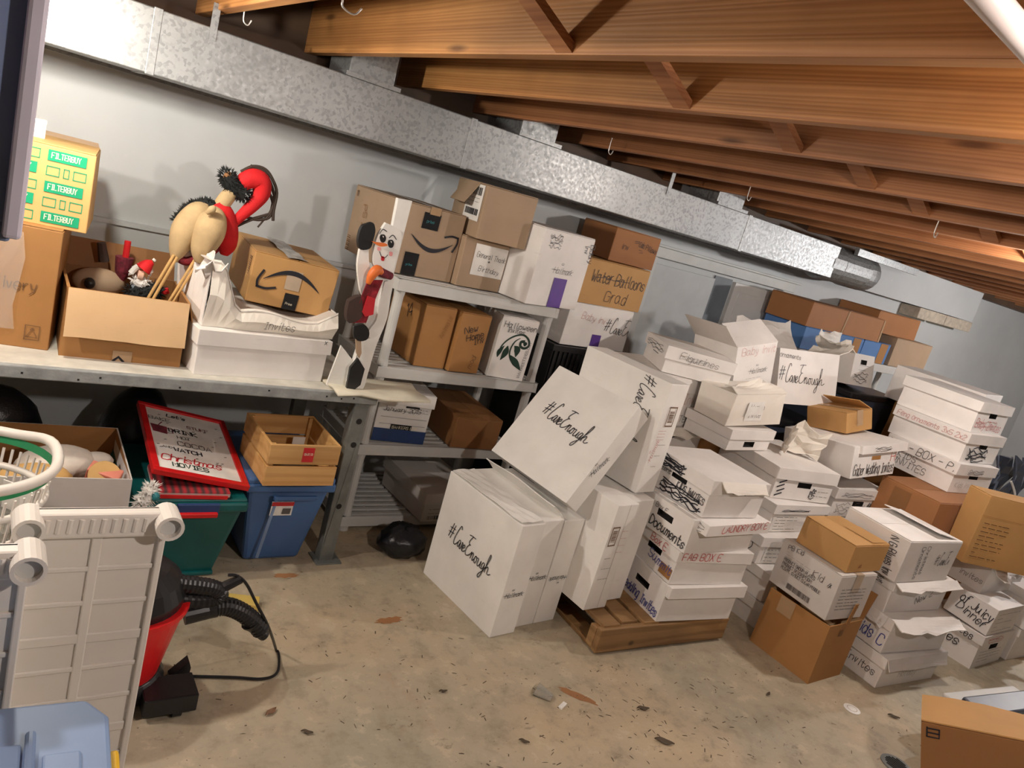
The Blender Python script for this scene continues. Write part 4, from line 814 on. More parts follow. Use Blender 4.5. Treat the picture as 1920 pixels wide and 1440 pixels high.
# ================================================================== BROWN / WHITE / BROWN STACK
h1=Box('brown_carton','plain brown carton on the floor, lowest of the brown, white, brown stack',(3.013,1.394,0),(.262,.31,.283),1.3,mat='kraft',seed=101,style='open',jit=.006); h1.flap('R',.13,25,'kraft',.0); h1.flap('F',.10,4,'kraft',.45); h1.patch('L',.2,.45,.72,1,'tape','tape'); h1.draw('F',[[(0,0),(3,0),(3,3),(0,3),(0,0)],[(.6,.5),(.6,2.5)],[(1.5,.5),(1.5,2.5)],[(2.4,.5),(2.4,2.5)]],3,.35,.80,.035,'ink_brown',wgt=.003,name='printed_mark',unit=4)
h2=Box('plate_carton','grey white carton with printed product text and a barcode, between two brown cartons',(3.005,1.425,.292),(.252,.312,.210),-4,mat='white_dirty',seed=102,style='carton',tape='tape_clear')
for i,tx in enumerate(('PRODUCT GROUP: PLATES','PRODUCT DESCRIPTION:','PLS/PL 12/10CT CLEAR PEBBLE')): h2.write('L',tx,.12,.60-.095*i,.0145,'ink_soft',0,.002,hand=False,gap=1.0,sx=.72)
h2.lines('L',.12,.55,.70,.80,3,'ink_grey'); h2.barcode('L',.30,.70,.10,.22,'ink_soft',n=26); h2.write('L','PB Kid',.12,.86,.02,'ink_soft',10,.002); h2.write('L','Kid',.60,.66,.03,'ink_soft',0,.002); h2.draw('L',[[(0,0),(2,4),(3,0)],[(1,-1),(3,3)]],3,.86,.66,.03,wgt=.0025,name='pen_mark'); h2.lines('F',.12,.8,.25,.70,7,'ink_soft',.0025)
h3=Box('brown_carton','small brown carton topmost of the brown, white, brown stack',(3.045,1.440,.508),(.252,.262,.126),-3,mat='kraft_light',seed=103,style='carton'); h3.patch('T',.55,.98,.05,.6,'kraft_light','flap_tongue',.007); h3.draw('F',[[(0,0),(2,2.5),(3,0),(0,0)]],3,.3,.2,.03,'kraft_red',wgt=.008,name='stain')
# ================================================================== FAR RIGHT HEAP
i1=lidbox('white box with large black letters on the floor at the far right',(4.197,1.233,0),(.36,.30,.19),0,111,hole='F',lid=.05); i1.write('L','nvites',.12,.45,.045,'ink',-3,.0045); i1.write('L','or Invites',.16,.22,.034,'ink',-2,.0038,'lid'); i1.lines('F',.1,.8,.2,.5,4,'ink_soft'); i1.scrib('F',.1,.2,.2,.03,3,'ink_red',.0025,'lid',23)
i2=Box('marked_box','white box lettered in black marker, tilted on the lowest box of the far right heap',(4.20,1.236,.196),(.31,.225,.148),0,(4,0,0),mat='white',seed=112,style='plain'); i2.write('L','of Juicy',.22,.62,.045,'ink',-8,.004); i2.write('L','Dinner',.22,.34,.04,'ink',-10,.0035); i2.lines('F',.1,.9,.15,.8,5,'ink_soft')
i3=Box('open_white_box','open white box with a ripped front under the printed yellow brown carton',(4.28,1.36,.352),(.40,.20,.15),-3,mat='white',seed=113,style='open',open_in='white_dirty'); i3.write('L','invites',.35,.3,.03,'ink_soft',0,.002); i3.flap('L',.10,70,'white',.0,.1,.1); i3.flap('F',.07,140,'white',.05,.3,.3,'torn_flap')
i4=lidbox('white box with a torn lid hanging at the right picture edge',(4.58,1.20,.20),(.36,.28,.20),-4,114); i4.flap('F',.08,130,'white',.05,.3,.3,'torn_flap','lid'); i4.lines('F',.1,.7,.2,.6,4,'ink')
i5=lidbox('white box on the floor below the torn lid at the right picture edge',(4.60,1.22,0),(.36,.28,.198),-4,115)
# ================================================================== HEAP IN THE MIDDLE
for k,z in enumerate((.131,.273,.415)):
    lidbox(('lowest','second','third')[k]+' hidden white box under the middle heap behind the pallet stack',(2.73,2.42,z),(.42,.36,.140),3,120+k)
m1b=lidbox('white box with a black scribbled flap under the text printed lid box',(2.72,2.40,.556),(.44,.37,.19),5,124); m1b.flap('F',.06,120,'white_warm',.05,.2,.2,'torn_flap','lid'); m1b.scrib('F',.2,.1,.12,.04,6,'ink',.004,'lid',31)
m1=lidbox('white box with printed lines on its lid, just behind the tall sideways script carton',(2.69,2.405,.75),(.428,.38,.25),5.7,125,lid=.07); m1.lines('T',.1,.6,.3,.9,6,'ink_grey',.002,'lid'); m1.write('F','Invites',.5,.48,.05,'ink_pink',0,.002); m1.patch('F',.3,.8,.04,.28,'paper','paper_label'); m1.write('F','POTTERY',.34,.10,.03,'ink_soft',0,.0025); m1.patch('R',.1,.7,.1,.5,'paper','label')
m2=lidbox('white box with a wide clean lid at the back of the middle heap',(2.74,2.49,1.004),(.36,.36,.132),-28,126,hole='L',lid=.06); m2.write('F','Figurines',.2,.25,.035,'ink_soft',-2,.002,'lid'); m2.scrib('F',.2,.2,.14,.025,3,'ink_grey',.002,'lid',32); m2.scrib('L',.1,.15,.3,.035,4,'ink_soft',.002,'lid',33)
m3=Box('open_white_carton','white carton with open top flaps and a small crown logo in the middle heap',(3.20,2.40,.95),(.30,.30,.258),0,(-3,-13,0),mat='white',seed=127,style='open',open_in='white_dirty'); m3.crown('F',.38,.40,.028); m3.write('F','Baby invit',.12,.80,.04,'ink_pink',0,.0018); m3.flap('F',.16,-55,'white',.0); m3.flap('L',.15,40,'white_dirty',.0); m3.lines('F',.3,.7,.25,.3,1,'ink_grey')
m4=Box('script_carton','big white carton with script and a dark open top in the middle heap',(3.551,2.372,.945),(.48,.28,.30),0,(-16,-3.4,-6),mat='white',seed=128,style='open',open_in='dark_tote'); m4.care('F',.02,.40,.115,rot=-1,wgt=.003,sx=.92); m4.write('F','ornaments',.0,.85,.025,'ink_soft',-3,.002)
m4.flap('B',.20,25,'white_dirty',.0,.12,.1); m4.flap('R',.14,70,'white_warm',.0,.15,.1); m4.write('B','x',.5,.5,.01)
m5=Box('crumpled_box','small crumpled white box with a punched hole and black writing, behind the script carton',(4.262,2.42,1.10),(.29,.22,.20),0,(-10,2,6),mat='white_dirty',seed=129,style='plain',hole='F',jit=.018,holev=.75); m5.scrib('F',.1,.1,.2,.06,4,'ink_soft',.003,seed=34); m5.flap('L',.10,60,'white_warm',.0,.2,.1); m5.flap('B',.12,20,'paper',.1,.2,.1); m5.lines('F',.3,.8,.5,.65,2,'ink')
m7=lidbox('low white box under the crumpled note box in the middle heap',(2.96,2.14,.748),(.37,.28,.108),4,130,hole='F',holev=.3)
m6=Box('crumpled_box','crumpled white box with a paper note, between the text lid box and the script carton',(2.93,2.17,.86),(.40,.22,.165),0,(0,-5,-2),mat='white_warm',seed=131,style='plain',jit=.016); m6.patch('F',.30,.62,.15,.75,'paper','paper_note'); m6.write('F','Women',.36,.48,.03,'ink',0,.0022); m6.write('F','invite',.36,.25,.028,'ink',0,.002); m6.flap('F',.09,-70,'white_warm',.0,.25,.1); m6.draw('F',[[(0,0),(0,4)]],1,.28,.3,.1,wgt=.003,name='pen_mark')
rows=[]
for j in range(7):
    rows.append([Vector((3.38+.2*i/7+.012*math.sin(j*2+i),2.08+.10*math.sin(i*.45+.3)-.03*j/6,.76+.155*j/6*(1-.12*math.sin(i*1.3))+.01*math.sin(i*2.4+j*1.7))) for i in range(8)])
tag(sheet('crumpled_paper',rows,'white_warm',None,.004),'crumpled sheet of white card standing left of the small brown carton','paper')
# dark totes under the middle heap and the far end
def tote(name,label,o,w,d,h,mat,lidmat,yaw=0):
    t=thing(name,label,'storage tote',o,yaw); b=MB(); e=.025
    b.add([(e,e,0),(w-e,e,0),(w-e,d-e,0),(e,d-e,0),(0,0,h-.03),(w,0,h-.03),(w,d,h-.03),(0,d,h-.03)],[(0,3,2,1),(4,5,6,7),(0,1,5,4),(1,2,6,5),(2,3,7,6),(3,0,4,7)])
    b.build('bin',mat,t,.008); MB().box((-.012,-.012,h-.04),(w+.012,d+.012,h)).build('lid',lidmat,t,.008); return t
tote('storage_tote','lower dark storage tote under the big script carton',(3.50,2.42,0),.62,.42,.44,'dark_tote','dark_tote'); tote('storage_tote','upper dark storage tote under the big script carton',(3.50,2.42,.44),.62,.42,.40,'dark_tote','plastic_black')
tote('storage_tote','lower dark storage tote behind the tall right hand stack',(4.28,2.40,0),.55,.45,.53,'dark_tote','dark_tote'); tote('storage_tote','upper dark storage tote below the crumpled punched box',(4.28,2.40,.53),.55,.45,.53,'dark_tote','plastic_black')
for k,z in enumerate((0,.42)):
    Box('brown_box',('lower','upper')[k]+' plain brown carton hidden under the open crown logo carton',(3.14,2.42,z),(.33,.34,.418 if k==0 else .50),0,mat='kraft',seed=140+k)
# far shelf with brown and blue boxes
fs=thing('far_shelf','white shelf in the far right corner holding brown and blue boxes','shelf',(4.5,2.98,0)); MB().box((0,0,1.11),(1.86,.44,1.17)).build('shelf_board','plastic_grey',fs,.004); MB().box((0,0,.5),(1.86,.44,.55)).build('shelf_board','plastic_grey',fs,.004)
for x in (.04,1.82):
    for y in (.04,.4): MB().tube([(x,y,0),(x,y,1.12)],.022,12).build('post','plastic_grey',fs)
for k,(lb,x0,w,z,h,m,y) in enumerate((('blue printed box on the far shelf, left one under the brown boxes',4.52,.36,1.172,.15,'blue_print_card',3.0),('blue printed box on the far shelf, second from the left',4.89,.36,1.172,.15,'blue_print_card',3.0),('blue printed box on the far shelf, behind the white tag',5.26,.36,1.172,.15,'blue_print_card',3.0),('brown box at the left of the far shelf on top of the blue boxes',4.50,.44,1.325,.165,'kraft_red',3.0),('brown box in the middle of the far shelf on top of the blue boxes',4.95,.48,1.325,.165,'kraft_red',3.0),('plain greyish brown carton at the right end of the far shelf',5.68,.55,1.172,.215,'kraft_grey',3.0),('brown carton topmost at the right end of the far shelf',5.45,.62,1.492 if False else 1.39,.16,'kraft_red',3.08))):
    bx=Box('brown_box' if 'blue' not in m else 'blue_box',lb,(x0,y,z),(w,.34,h),0,mat=m,seed=150+k,style='carton')
    if 'blue' in m: bx.patch('F',.62,.9,0,1,'kraft','kraft_strip')
    elif k in (3,4): bx.patch('F',.96,1.0,0,1,'tape','tape')
# navy bag and cable behind the tall stack
nb=thing('navy_bag','dark navy bag slumped right of the tall right hand stack','bag',(4.99,1.70,.60)); rg=random.Random(9)
sheet('bag_front',[[Vector((.30*i_/6*(1-.25*j_/6)+.03*math.sin(j_*1.9),.02*math.sin(i_*2.1+j_),.36*j_/6+.02*math.sin(i_*1.7))) for i_ in range(7)] for j_ in range(7)],'board_blue',nb,.01)
sheet('bag_back',[[Vector((.30*i_/6*(1-.25*j_/6)+.03*math.sin(j_*1.9),.10+.02*math.sin(i_*1.1+j_),.34*j_/6)) for i_ in range(7)] for j_ in range(7)],'board_blue',nb,.01)
Box('brown_box','brown carton hidden under the navy bag at the right',(4.99,1.66,0),(.3,.28,.60),0,mat='kraft',seed=160)
tag(MB().tube(cat([(4.80,1.62,.86),(4.86,1.60,.80),(4.90,1.58,.72),(4.92,1.57,.66)],5),.006,8).build('grey_cable','plastic_grey'),'short grey cable hanging beside the navy bag at the right edge','cable')
# ================================================================== FOREGROUND RIGHT
j=Box('large_carton','large brown carton tipped up, cut off by the lower right corner of the picture',(2.604,.678,.0),(.55,.17,.42),0,(0,-20,-65),mat='kraft_dark',seed=171,style='carton',jit=.006)  # body in dark kraft: shade of its turned-away front put into the colour
sheet('lifted_flap',[[j.pt('T',.0+1.0*i_/6,.0+1.0*k_/3,.006+.012*k_/3*math.sin(i_*.8+.4)) for i_ in range(7)] for k_ in range(4)],'kraft_light',j.root,.004)
j.draw('F',[[(0,0),(3,0),(3,2.4)],[(0,1.2),(3,1.2)],[(0,0),(0,2.6)],[(0,2.4),(3,2.4)]],3,.03,.90,.045,'ink',wgt=.004,name='printed_mark',unit=4)
j.draw('T',[[(0,0),(3,.5),(6,.2)],[(4,1),(8,1.5)]],8,.25,.4,.03,'ink_brown',wgt=.003,name='pen_mark')
bo=thing('blue_board','flat dark slate blue folder lying behind the large open carton','folder',(3.37,.88,.16),-8,(math.radians(6),0,math.radians(-8)))
MB().box((0,0,0),(.55,.10,.028)).build('cover','board_blue',bo,.008); MB().box((-.004,.012,.006),(.54,.09,.022)).build('inner_sheet','dark_hole',bo)
tote('storage_tote','low dark storage tote under the slate blue folder',(3.38,.80,0),.5,.24,.155,'dark_tote','plastic_grey',-8)
# ================================================================== UNDER THE BENCH
wb=Box('open_white_box','open white box of odds and ends, brown inside, under the left of the workbench',(.03,2.46,.12),(.455,.43,.30),-1,mat='white_dirty',seed=181,style='open',open_in='kraft',jit=.004)
sheet('lining',[[Vector((.448+.0*j,.02+.40*i/8,.02+.275*j/3)) for i in range(9)] for j in range(4)],'white',wb.root,.002)
tote('storage_tote','low dark storage tote under the open white box',(.02,2.47,0),.46,.42,.12,'dark_tote','dark_tote')
rg=random.Random(12)
def lump(name,label,c,r,mat,cat_,seed=1,j_=.1):
    g_=random.Random(seed); b=MB().ell((0,0,0),r,16,11); b.v=[(a*(1+j_*math.sin(9*c2+3*z_+seed)+g_.uniform(-.03,.03)),c2*(1+j_*math.sin(7*a+seed)),z_*(1+j_*math.sin(11*a+5*c2))) for a,c2,z_ in b.v]
    o=b.build(name,mat,smooth=True); o.location=c; return tag(o,label,cat_)
lump('white_towel','bunched white towel inside the open white box',(.29,2.66,.375),(.12,.08,.055),'cloth_white','towel',3,.16)
lump('white_rag','small rolled white rag at the right inside the open white box',(.40,2.66,.385),(.06,.04,.03),'cloth_white','rag',5,.1)
cb=thing('coral_box','coral pink small box lying in the open white box','box',(.355,2.54,.375),-20,(.3,.2,-.4)); MB().box((0,0,0),(.10,.05,.045)).build('body','coral',cb,.004); MB().box((.02,-.001,.015),(.03,.0,.035)).build('printed_mark','label_red',cb)
wd=thing('wooden_disc','round tan wooden disc in the open white box beside the coral box','disc',(.41,2.515,.395),0,(.9,0,.2)); MB().lathe([(.05,0),(.052,.004),(.05,.008)],n=28).build('disc','dowel',wd)
lump('tan_board','pale yellow bundle at the left inside the open white box',(.22,2.55,.375),(.10,.06,.04),'kraft_yellow','bundle',8,.05)
lump('black_bin_bag','large black bag in the dark behind the open white box',(.60,3.17,.24),(.16,.18,.24),'bag_black','bag',4,.12)
lump('dark_bundle','dark cloth bundle at the far left under the workbench',(.05,3.05,.33),(.22,.12,.16),'bag_black','bundle',6,.1)
# laundry basket
bk=thing('laundry_basket','oval white laundry basket with a green band full of clear containers','basket',(.0,2.14,.36))
def ring(rx,ry,z,r,name,mat,n=40,mod=None):
    b=MB().tube([(rx*math.cos(2*math.pi*k/n),ry*math.sin(2*math.pi*k/n),z+(mod(2*math.pi*k/n) if mod else 0)) for k in range(n+1)],r,8,False); return b.build(name,mat,bk,smooth=True)
ring(.232,.205,.262,.014,'rim','plastic_white',48,lambda a:.022*max(0,math.sin(a*2+.9))**3)
b=MB(); n=40
for k in range(n):
    a0,a1=2*math.pi*k/n,2*math.pi*(k+1)/n
    for (r0,z0,r1,z1) in ((.224,.232,.229,.252),):
        b.add([(r0*math.cos(a0),r0*.885*math.sin(a0),z0),(r0*math.cos(a1),r0*.885*math.sin(a1),z0),(r1*math.cos(a1),r1*.885*math.sin(a1),z1),(r1*math.cos(a0),r1*.885*math.sin(a0),z1)],[(0,1,2,3)])
b.build('green_band','plastic_green',bk,solid=.003)
b=MB()
for k in range(56):
    a=2*math.pi*k/56; b.bar((.222*math.cos(a),.196*math.sin(a),.22),(.185*math.cos(a),.163*math.sin(a),.0),.006,.004)
b.build('ribs','plastic_white',bk)
ring(.2,.177,.09,.006,'hoop','plastic_white'); ring(.214,.19,.17,.010,'hoop','plastic_white')
MB().lathe([(.0,.0),(.19,0),(.19,.006)],n=36,sy=.885).build('base','plastic_white',bk)
for k,(px_,py_,w_,h_,a) in enumerate(((.02,-.03,.13,.10,.3),(.12,.02,.08,.12,.8),(-.08,.05,.12,.1,.1))):
    cb=thing('clear_container',('square','tall','low')[k]+' clear plastic container in the laundry basket','container',(px_,2.14+py_,.368),0,(.15*k,.1,a))
    MB().box((0,0,0),(w_,w_*.8,h_)).build('tub','clear_plastic',cb,.006); MB().box((-.004,-.004,h_),(w_+.004,w_*.8+.004,h_+.008)).build('lid','clear_plastic',cb,.003)
for k in range(4):
    o=MB().box((0,0,0),(.045,.003,.09)).build('beige_card','paper'); o.location=(.04+.04*k,2.24-.035*k,.47); o.rotation_euler=(.2,.1,-.3*k); tag(o,('first','second','third','fourth')[k]+' from the left of the beige cards tucked along the back of the laundry basket','card')
pf=thing('pink_flower','pink artificial flower on a stem in the laundry basket','flower',(.075,2.20,.42)); MB().tube([(0,0,0),(.005,0,.18)],.002,6).build('stem','plastic_green',pf)
for k in range(6): MB().ell((.005+.011*math.cos(k*1.05),.011*math.sin(k*1.05),.188),(.010,.010,.007),8,6).build('petal','pink_flower',pf,smooth=True)
tote('storage_tote','dark storage tote that the laundry basket stands on',(-.25,1.98,0),.46,.32,.355,'dark_tote','dark_tote')
# teal tote with red handle
def tapered(name,parent,x0,x1,y0,y1,z0,z1,e,mat,bevel=.012):
    return MB().add([(x0+e,y0+e,z0),(x1-e,y0+e,z0),(x1-e,y1-e,z0),(x0+e,y1-e,z0),(x0,y0,z1),(x1,y0,z1),(x1,y1,z1),(x0,y1,z1)],[(0,3,2,1),(4,5,6,7),(0,1,5,4),(1,2,6,5),(2,3,7,6),(3,0,4,7)]).build(name,mat,parent,bevel)
tt=thing('teal_tote','teal plastic storage tote with a red latch handle under the workbench','storage tote',(.485,2.47,0),0)
tapered('bin',tt,.0,.385,.0,.46,0,.30,.055,'plastic_teal',.02); MB().box((-.008,-.012,.285),(.393,.468,.325)).build('rim','plastic_teal',tt,.01); MB().box((-.004,-.004,.32),(.388,.464,.335)).build('lid','plastic_teal',tt,.006)
MB().box((.15,-.022,.285),(.29,-.008,.325)).build('latch_recess','navy',tt,.003); MB().box((.155,-.034,.278),(.285,-.016,.296)).build('red_handle','plastic_red',tt,.004); MB().box((.06,.04,.005),(.33,.06,.02)).build('foot_rim','plastic_teal',tt,.004)
gp=thing('plaid_parcel','flat plaid wrapped parcel with a red band lying on the teal tote','gift',(.56,2.48,.337),-3); MB().box((0,0,0),(.25,.22,.024)).build('wrapped_body','plaid',gp,.006); MB().box((.02,-.004,-.001),(.24,-.001,.012)).build('red_band','plastic_red',gp)
fz=thing('fuzzy_ornament','fuzzy white ornament with a teal centre wedged beside the open white box','ornament',(.535,2.44,.36)); fur('fluff',[Vector((-.02,0,-.02)),Vector((0,0,.0)),Vector((.005,0,.03))],.022,260,.02,fz,Vector((0,0,0)),'fur_white',6); MB().ell((.018,-.02,.01),(.014,.014,.016),10,8).build('centre','teal_print',fz,smooth=True)
# framed sign
sw_,sh_=.34,.50
sg=thing('framed_sign','red framed christmas sign lying tilted across the teal tote','sign',(.548,2.504,.418),0,(math.radians(6.5),math.radians(11.1),math.radians(-.1)))
fw=.024
MB().box((fw*.5,fw*.5,0),(sw_-fw*.5,sh_-fw*.5,.008)).build('printed_panel','paper',sg)
for a,c in (((0,0,-.006),(sw_,fw,.016)),((0,sh_-fw,-.006),(sw_,sh_,.016)),((0,fw,-.006),(fw,sh_-fw,.016)),((sw_-fw,fw,-.006),(sw_,sh_-fw,.016))): MB().box(a,c).build('frame_rail','plastic_red',sg,.003)
def stext(tx,x,y,h,col,w,hand=False,slant=.0,gap=1.2,jit=.1):
    st,tw=strokes(tx,hand,random.Random(len(tx)),jit,slant,gap); mb=MB(); k=h/6
    for pl_ in st: ribbon(mb,[(x+a*k,y+b_*k) for a,b_ in pl_],w,lambda p: Vector((p.x,p.y,.0092)))
    mb.build('printed_words',col,sg)
H_=sh_
stext("Let's",.10,H_*.855,.022,'ink',.004,True,.2); stext('BAKE',.03,H_*.77,.024,'ink_soft',.003); stext('STUFF',.17,H_*.73,.020,'maroon',.003); stext('DRINK',.095,H_*.62,.026,'ink',.005); stext('HOT',.12,H_*.535,.020,'ink_soft',.0025); stext('COCOA',.115,H_*.43,.030,'ink_soft',.0035); stext('AND',.055,H_*.36,.014,'ink',.002); stext('WATCH',.095,H_*.335,.024,'ink',.005); stext('Christmas',.04,H_*.185,.040,'label_red',.0045,True,.2,.6); stext('MOVIES',.075,H_*.115,.026,'leaf_green',.005)
MB().prism([(.035,H_*.58,.0088),(.085,H_*.57,.0088),(.09,H_*.68,.0088),(.03,H_*.69,.0088)],(0,0,.0006)).build('printed_mug','maroon',sg)
mb=MB(); ribbon(mb,[(.088,H_*.66),(.108,H_*.65),(.108,H_*.60),(.088,H_*.59)],.004,lambda p:Vector((p.x,p.y,.0092))); ribbon(mb,[(.06,H_*.69),(.075,H_*.745)],.004,lambda p:Vector((p.x,p.y,.0092))); mb.build('mug_handle','maroon',sg)
mb=MB(); rg=random.Random(21)
for k in range(26):
    a,c=rg.uniform(.04,sw_-.04),rg.uniform(.04,H_-.04); ribbon(mb,[(a-.003,c),(a+.003,c+.002)],.004,lambda p:Vector((p.x,p.y,.0090)))
mb.build('printed_dots','ink_soft',sg)
# blue tote and wooden crate
bt=thing('blue_tote','blue plastic storage tote with a white and red sticker under the wooden crate','storage tote',(.888,2.545,0),0)
tapered('bin',bt,.01,.33,.01,.46,0,.335,.05,'plastic_blue',.015); MB().box((-.004,-.01,.325),(.344,.47,.36)).build('rim','plastic_blue',bt,.008); MB().box((0,-.004,.355),(.34,.464,.382)).build('lid','plastic_blue',bt,.008)
MB().box((.10,-.028,.30),(.27,-.012,.318)).build('handle','plastic_blue',bt,.004); MB().add([(.09,.012,.04),(.10,.008,.04),(.125,-.004,.30),(.115,.0,.30)],[(0,1,2,3)]).build('ridge','blue_lid',bt,solid=.004)
MB().add([(.105,.0125-.01,.225),(.19,.0125-.01,.225),(.19,.0035-.004,.285),(.105,.0035-.004,.285)],[(0,1,2,3)]).build('sticker','paper',bt,solid=.001); MB().add([(.105,.003-.006,.268),(.19,.003-.006,.268),(.19,-.0015-.006,.286),(.105,-.0015-.006,.286)],[(0,1,2,3)]).build('sticker_band','label_red',bt,solid=.001); MB().add([(.15,.0,.232),(.182,.0,.232),(.182,-.005,.258),(.15,-.005,.258)],[(0,1,2,3)]).build('sticker_print','ink_soft',bt,solid=.001)
ck=thing('wooden_crate','pale wooden slat crate with a red label on top of the blue tote','crate',(.917,2.475,.384),1)
cw,cdp,chh=.272,.31,.165
for z0 in (.0,.086):
    MB().box((0,0,z0),(cw,.012,z0+.078)).build('slat','crate_wood',ck,.0025); MB().box((0,cdp-.012,z0),(cw,cdp,z0+.078)).build('slat','crate_wood',ck,.0025)
    MB().box((0,.012,z0),(.011,cdp-.012,z0+.078)).build('slat','crate_wood',ck,.0025); MB().box((cw-.011,.012,z0),(cw,cdp-.012,z0+.078)).build('slat','crate_wood',ck,.0025)
for x_ in (.011,cw-.026):
    for y_ in (.012,cdp-.027): MB().box((x_,y_,.004),(x_+.015,y_+.015,chh-.004)).build('corner_post','crate_wood',ck)
MB().box((.008,.008,0),(cw-.008,cdp-.008,.008)).build('bottom','crate_wood',ck)
MB().box((.125,-.0015,.098),(.168,-.0002,.155)).build('red_label','label_red',ck)
st,_=strokes('CRATE CO',False); mb=MB()
for pl_ in st: ribbon(mb,[(.130+a*.00085,.125+b_*.0014) for a,b_ in pl_],.0012,lambda p:Vector((p.x,-.0019,p.y)))
mb.build('label_print','print_cream',ck)
o=MB().box((0,0,0),(.05,.003,.08)).build('grey_card','paper'); o.location=(1.09,2.72,.40); tag(o,'light grey card standing inside the wooden crate','card')
lump('dark_rag','dark bundle of twigs and cloth inside the wooden crate',(1.06,2.62,.42),(.08,.07,.03),'twig','bundle',7,.1)
# ================================================================== RED VACUUM
vc=thing('shop_vacuum','red and black wet and dry vacuum cleaner standing behind the white shelf panel','vacuum cleaner',(.415,1.96,0)); ov=Vector(vc.location)
MB().lathe([(.110,.06),(.115,.075),(.158,.285),(.168,.29),(.168,.305),(.0,.305)],n=36).build('drum','plastic_red',vc)
MB().lathe([(.150,.300),(.152,.33),(.135,.37),(.10,.40),(.05,.415),(.0,.417)],n=36).build('motor_head','plastic_black',vc,.0)
b=MB().lathe([(.0,.03),(.13,.03),(.135,.06),(.12,.085)],n=30); b.box((.06,-.16,.02),(.20,-.06,.075)); b.box((-.2,-.16,.02),(-.06,-.06,.075)); b.box((-.06,.08,.02),(.06,.2,.07)); b.build('base','plastic_black',vc,.004)
for (x_,y_) in ((.15,-.14),(-.15,-.14),(0,.18)): MB().tube([(x_-.012,y_,.02),(x_+.012,y_,.02)],.02,14).build('caster','plastic_black',vc)
V=lambda px,py,y=1.93: at(px,py,y=y)-ov
MB().tube([V(345,1152),V(390,1142),V(404,1138)],[.030,.028,.030],16).build('hose_port','plastic_black',vc)
pts=cat([V(400,1139),V(425,1137),V(450,1146),V(472,1162),V(490,1182)],9); MB().tube(pts,[.026+.0022*(i%2) for i in range(len(pts))],14).build('hose','plastic_black',vc)
MB().tube(cat([V(470,1165),V(482,1180),V(496,1192)],3),[.03,.026,.02,.018,.018,.018,.017],12).build('hose_cuff','plastic_black',vc)
pts=cat([V(300,1085),V(335,1094),V(370,1098),V(398,1103),V(412,1112),V(400,1122),V(360,1125),V(310,1120)],8); MB().tube(pts,[.024+.002*(i%2) for i in range(len(pts))],12).build('hose_loop','plastic_black',vc)
MB().tube([V(405,1110),V(425,1098),V(452,1085)],[.018,.016,.014],10).build('wand','plastic_black',vc)
MB().prism([V(318,1270),V(355,1240),V(358,1252),V(346,1298),V(340,1322),V(318,1335),V(312,1300)],(0,.03,0)).build('floor_nozzle','plastic_black',vc)
fl=lambda px,py: at(px,py,z=.006)-ov
MB().tube([Vector((q_.x,q_.y,max(.0055,q_.z))) for q_ in cat([V(428,1078),V(445,1080),V(462,1095),V(480,1130),V(503,1175),fl(518,1220),fl(523,1248),fl(515,1266),fl(488,1273),fl(440,1270),fl(360,1268),fl(310,1268)],6)],.0045,8).build('power_cord','plastic_black',vc)
yb=thing('yellow_block','small yellow painted wood block on the floor behind the vacuum hose','block',(.80,2.30,0),-20); MB().box((0,0,0),(.12,.06,.028)).build('block','yellow_block',yb,.003)
# ================================================================== WHITE SHELF PANELS LEANING IN THE FOREGROUND
def panel(label,y,xl,xr,zt,yaw,rows,seed):
    t=thing('shelf_panel',label,'shelf panel',(xl,y,0),yaw); w=xr-xl
    b=MB(); b.box((0,.012,.0),(w,.022,zt)); b.build('sheet','plastic_white',t,.002)
    b=MB(); b.box((-.004,-.012,zt-.055),(w+.004,.024,zt)); b.build('top_bar','plastic_white',t,.006)
    MB().box((-.004,.0,0),(.010,.024,zt-.05)).build('side_rail','plastic_white',t,.003); MB().box((w-.010,.0,0),(w+.004,.024,zt-.05)).build('side_rail','plastic_white',t,.003)
    MB().box((w*.5-.010,.0062,0),(w*.5+.010,.0125,zt-.05)).build('middle_rib','plastic_white',t,.003)
    for k in range(rows):
        z=zt-.055-.082*(k+1)
        if z<0.01: break
        MB().box((.01,.007,z-.006 if k%3!=2 else z-.018),(w-.01,.0125,z+.006)).build('cross_rib','plastic_white',t,.003)
    for k in range(10):
        x_=w*(.12+.078*k); MB().tube([(x_+.002,-.0105,zt-.010),(x_,-.0105,zt-.040)],.006,8).build('bar_notch','plastic_white',t)
    for x_ in (.0,w):
        for z in (zt-.022,.04):
            b=MB(); n=20
            prof=[(.021,-.040),(.028,-.040),(.028,.03),(.021,.03),(.021,-.040)]
            vs=[];fs=[]
            for r,q in prof[:4]:
                for k in range(n):
                    a=2*math.pi*k/n; vs.append((x_+r*math.cos(a),q,z+r*math.sin(a)))
            for i in range(4):
                for k in range(n): k2=(k+1)%n; fs.append((i*n+k,i*n+k2,((i+1)%4)*n+k2,((i+1)%4)*n+k))
            b.add(vs,fs); b.build('post_socket','plastic_white',t)
            MB().tube([(x_,-.026,z),(x_,.028,z)],.0207,18).build('socket_plug','plastic_grey',t)
    return t
Y1=1.55
panel('white plastic shelf panel with sockets, the larger one standing in front of the vacuum',Y1,at(52,985,y=Y1).x,at(312,985,y=Y1).x,at(180,960,y=Y1).z,0,9,1)
Y2=1.36
panel('white plastic shelf panel cut off by the left picture edge, nearer than the other',Y2,at(-160,1040,y=Y2).x,at(52,1055,y=Y2).x,at(20,1030,y=Y2).z,0,7,2)
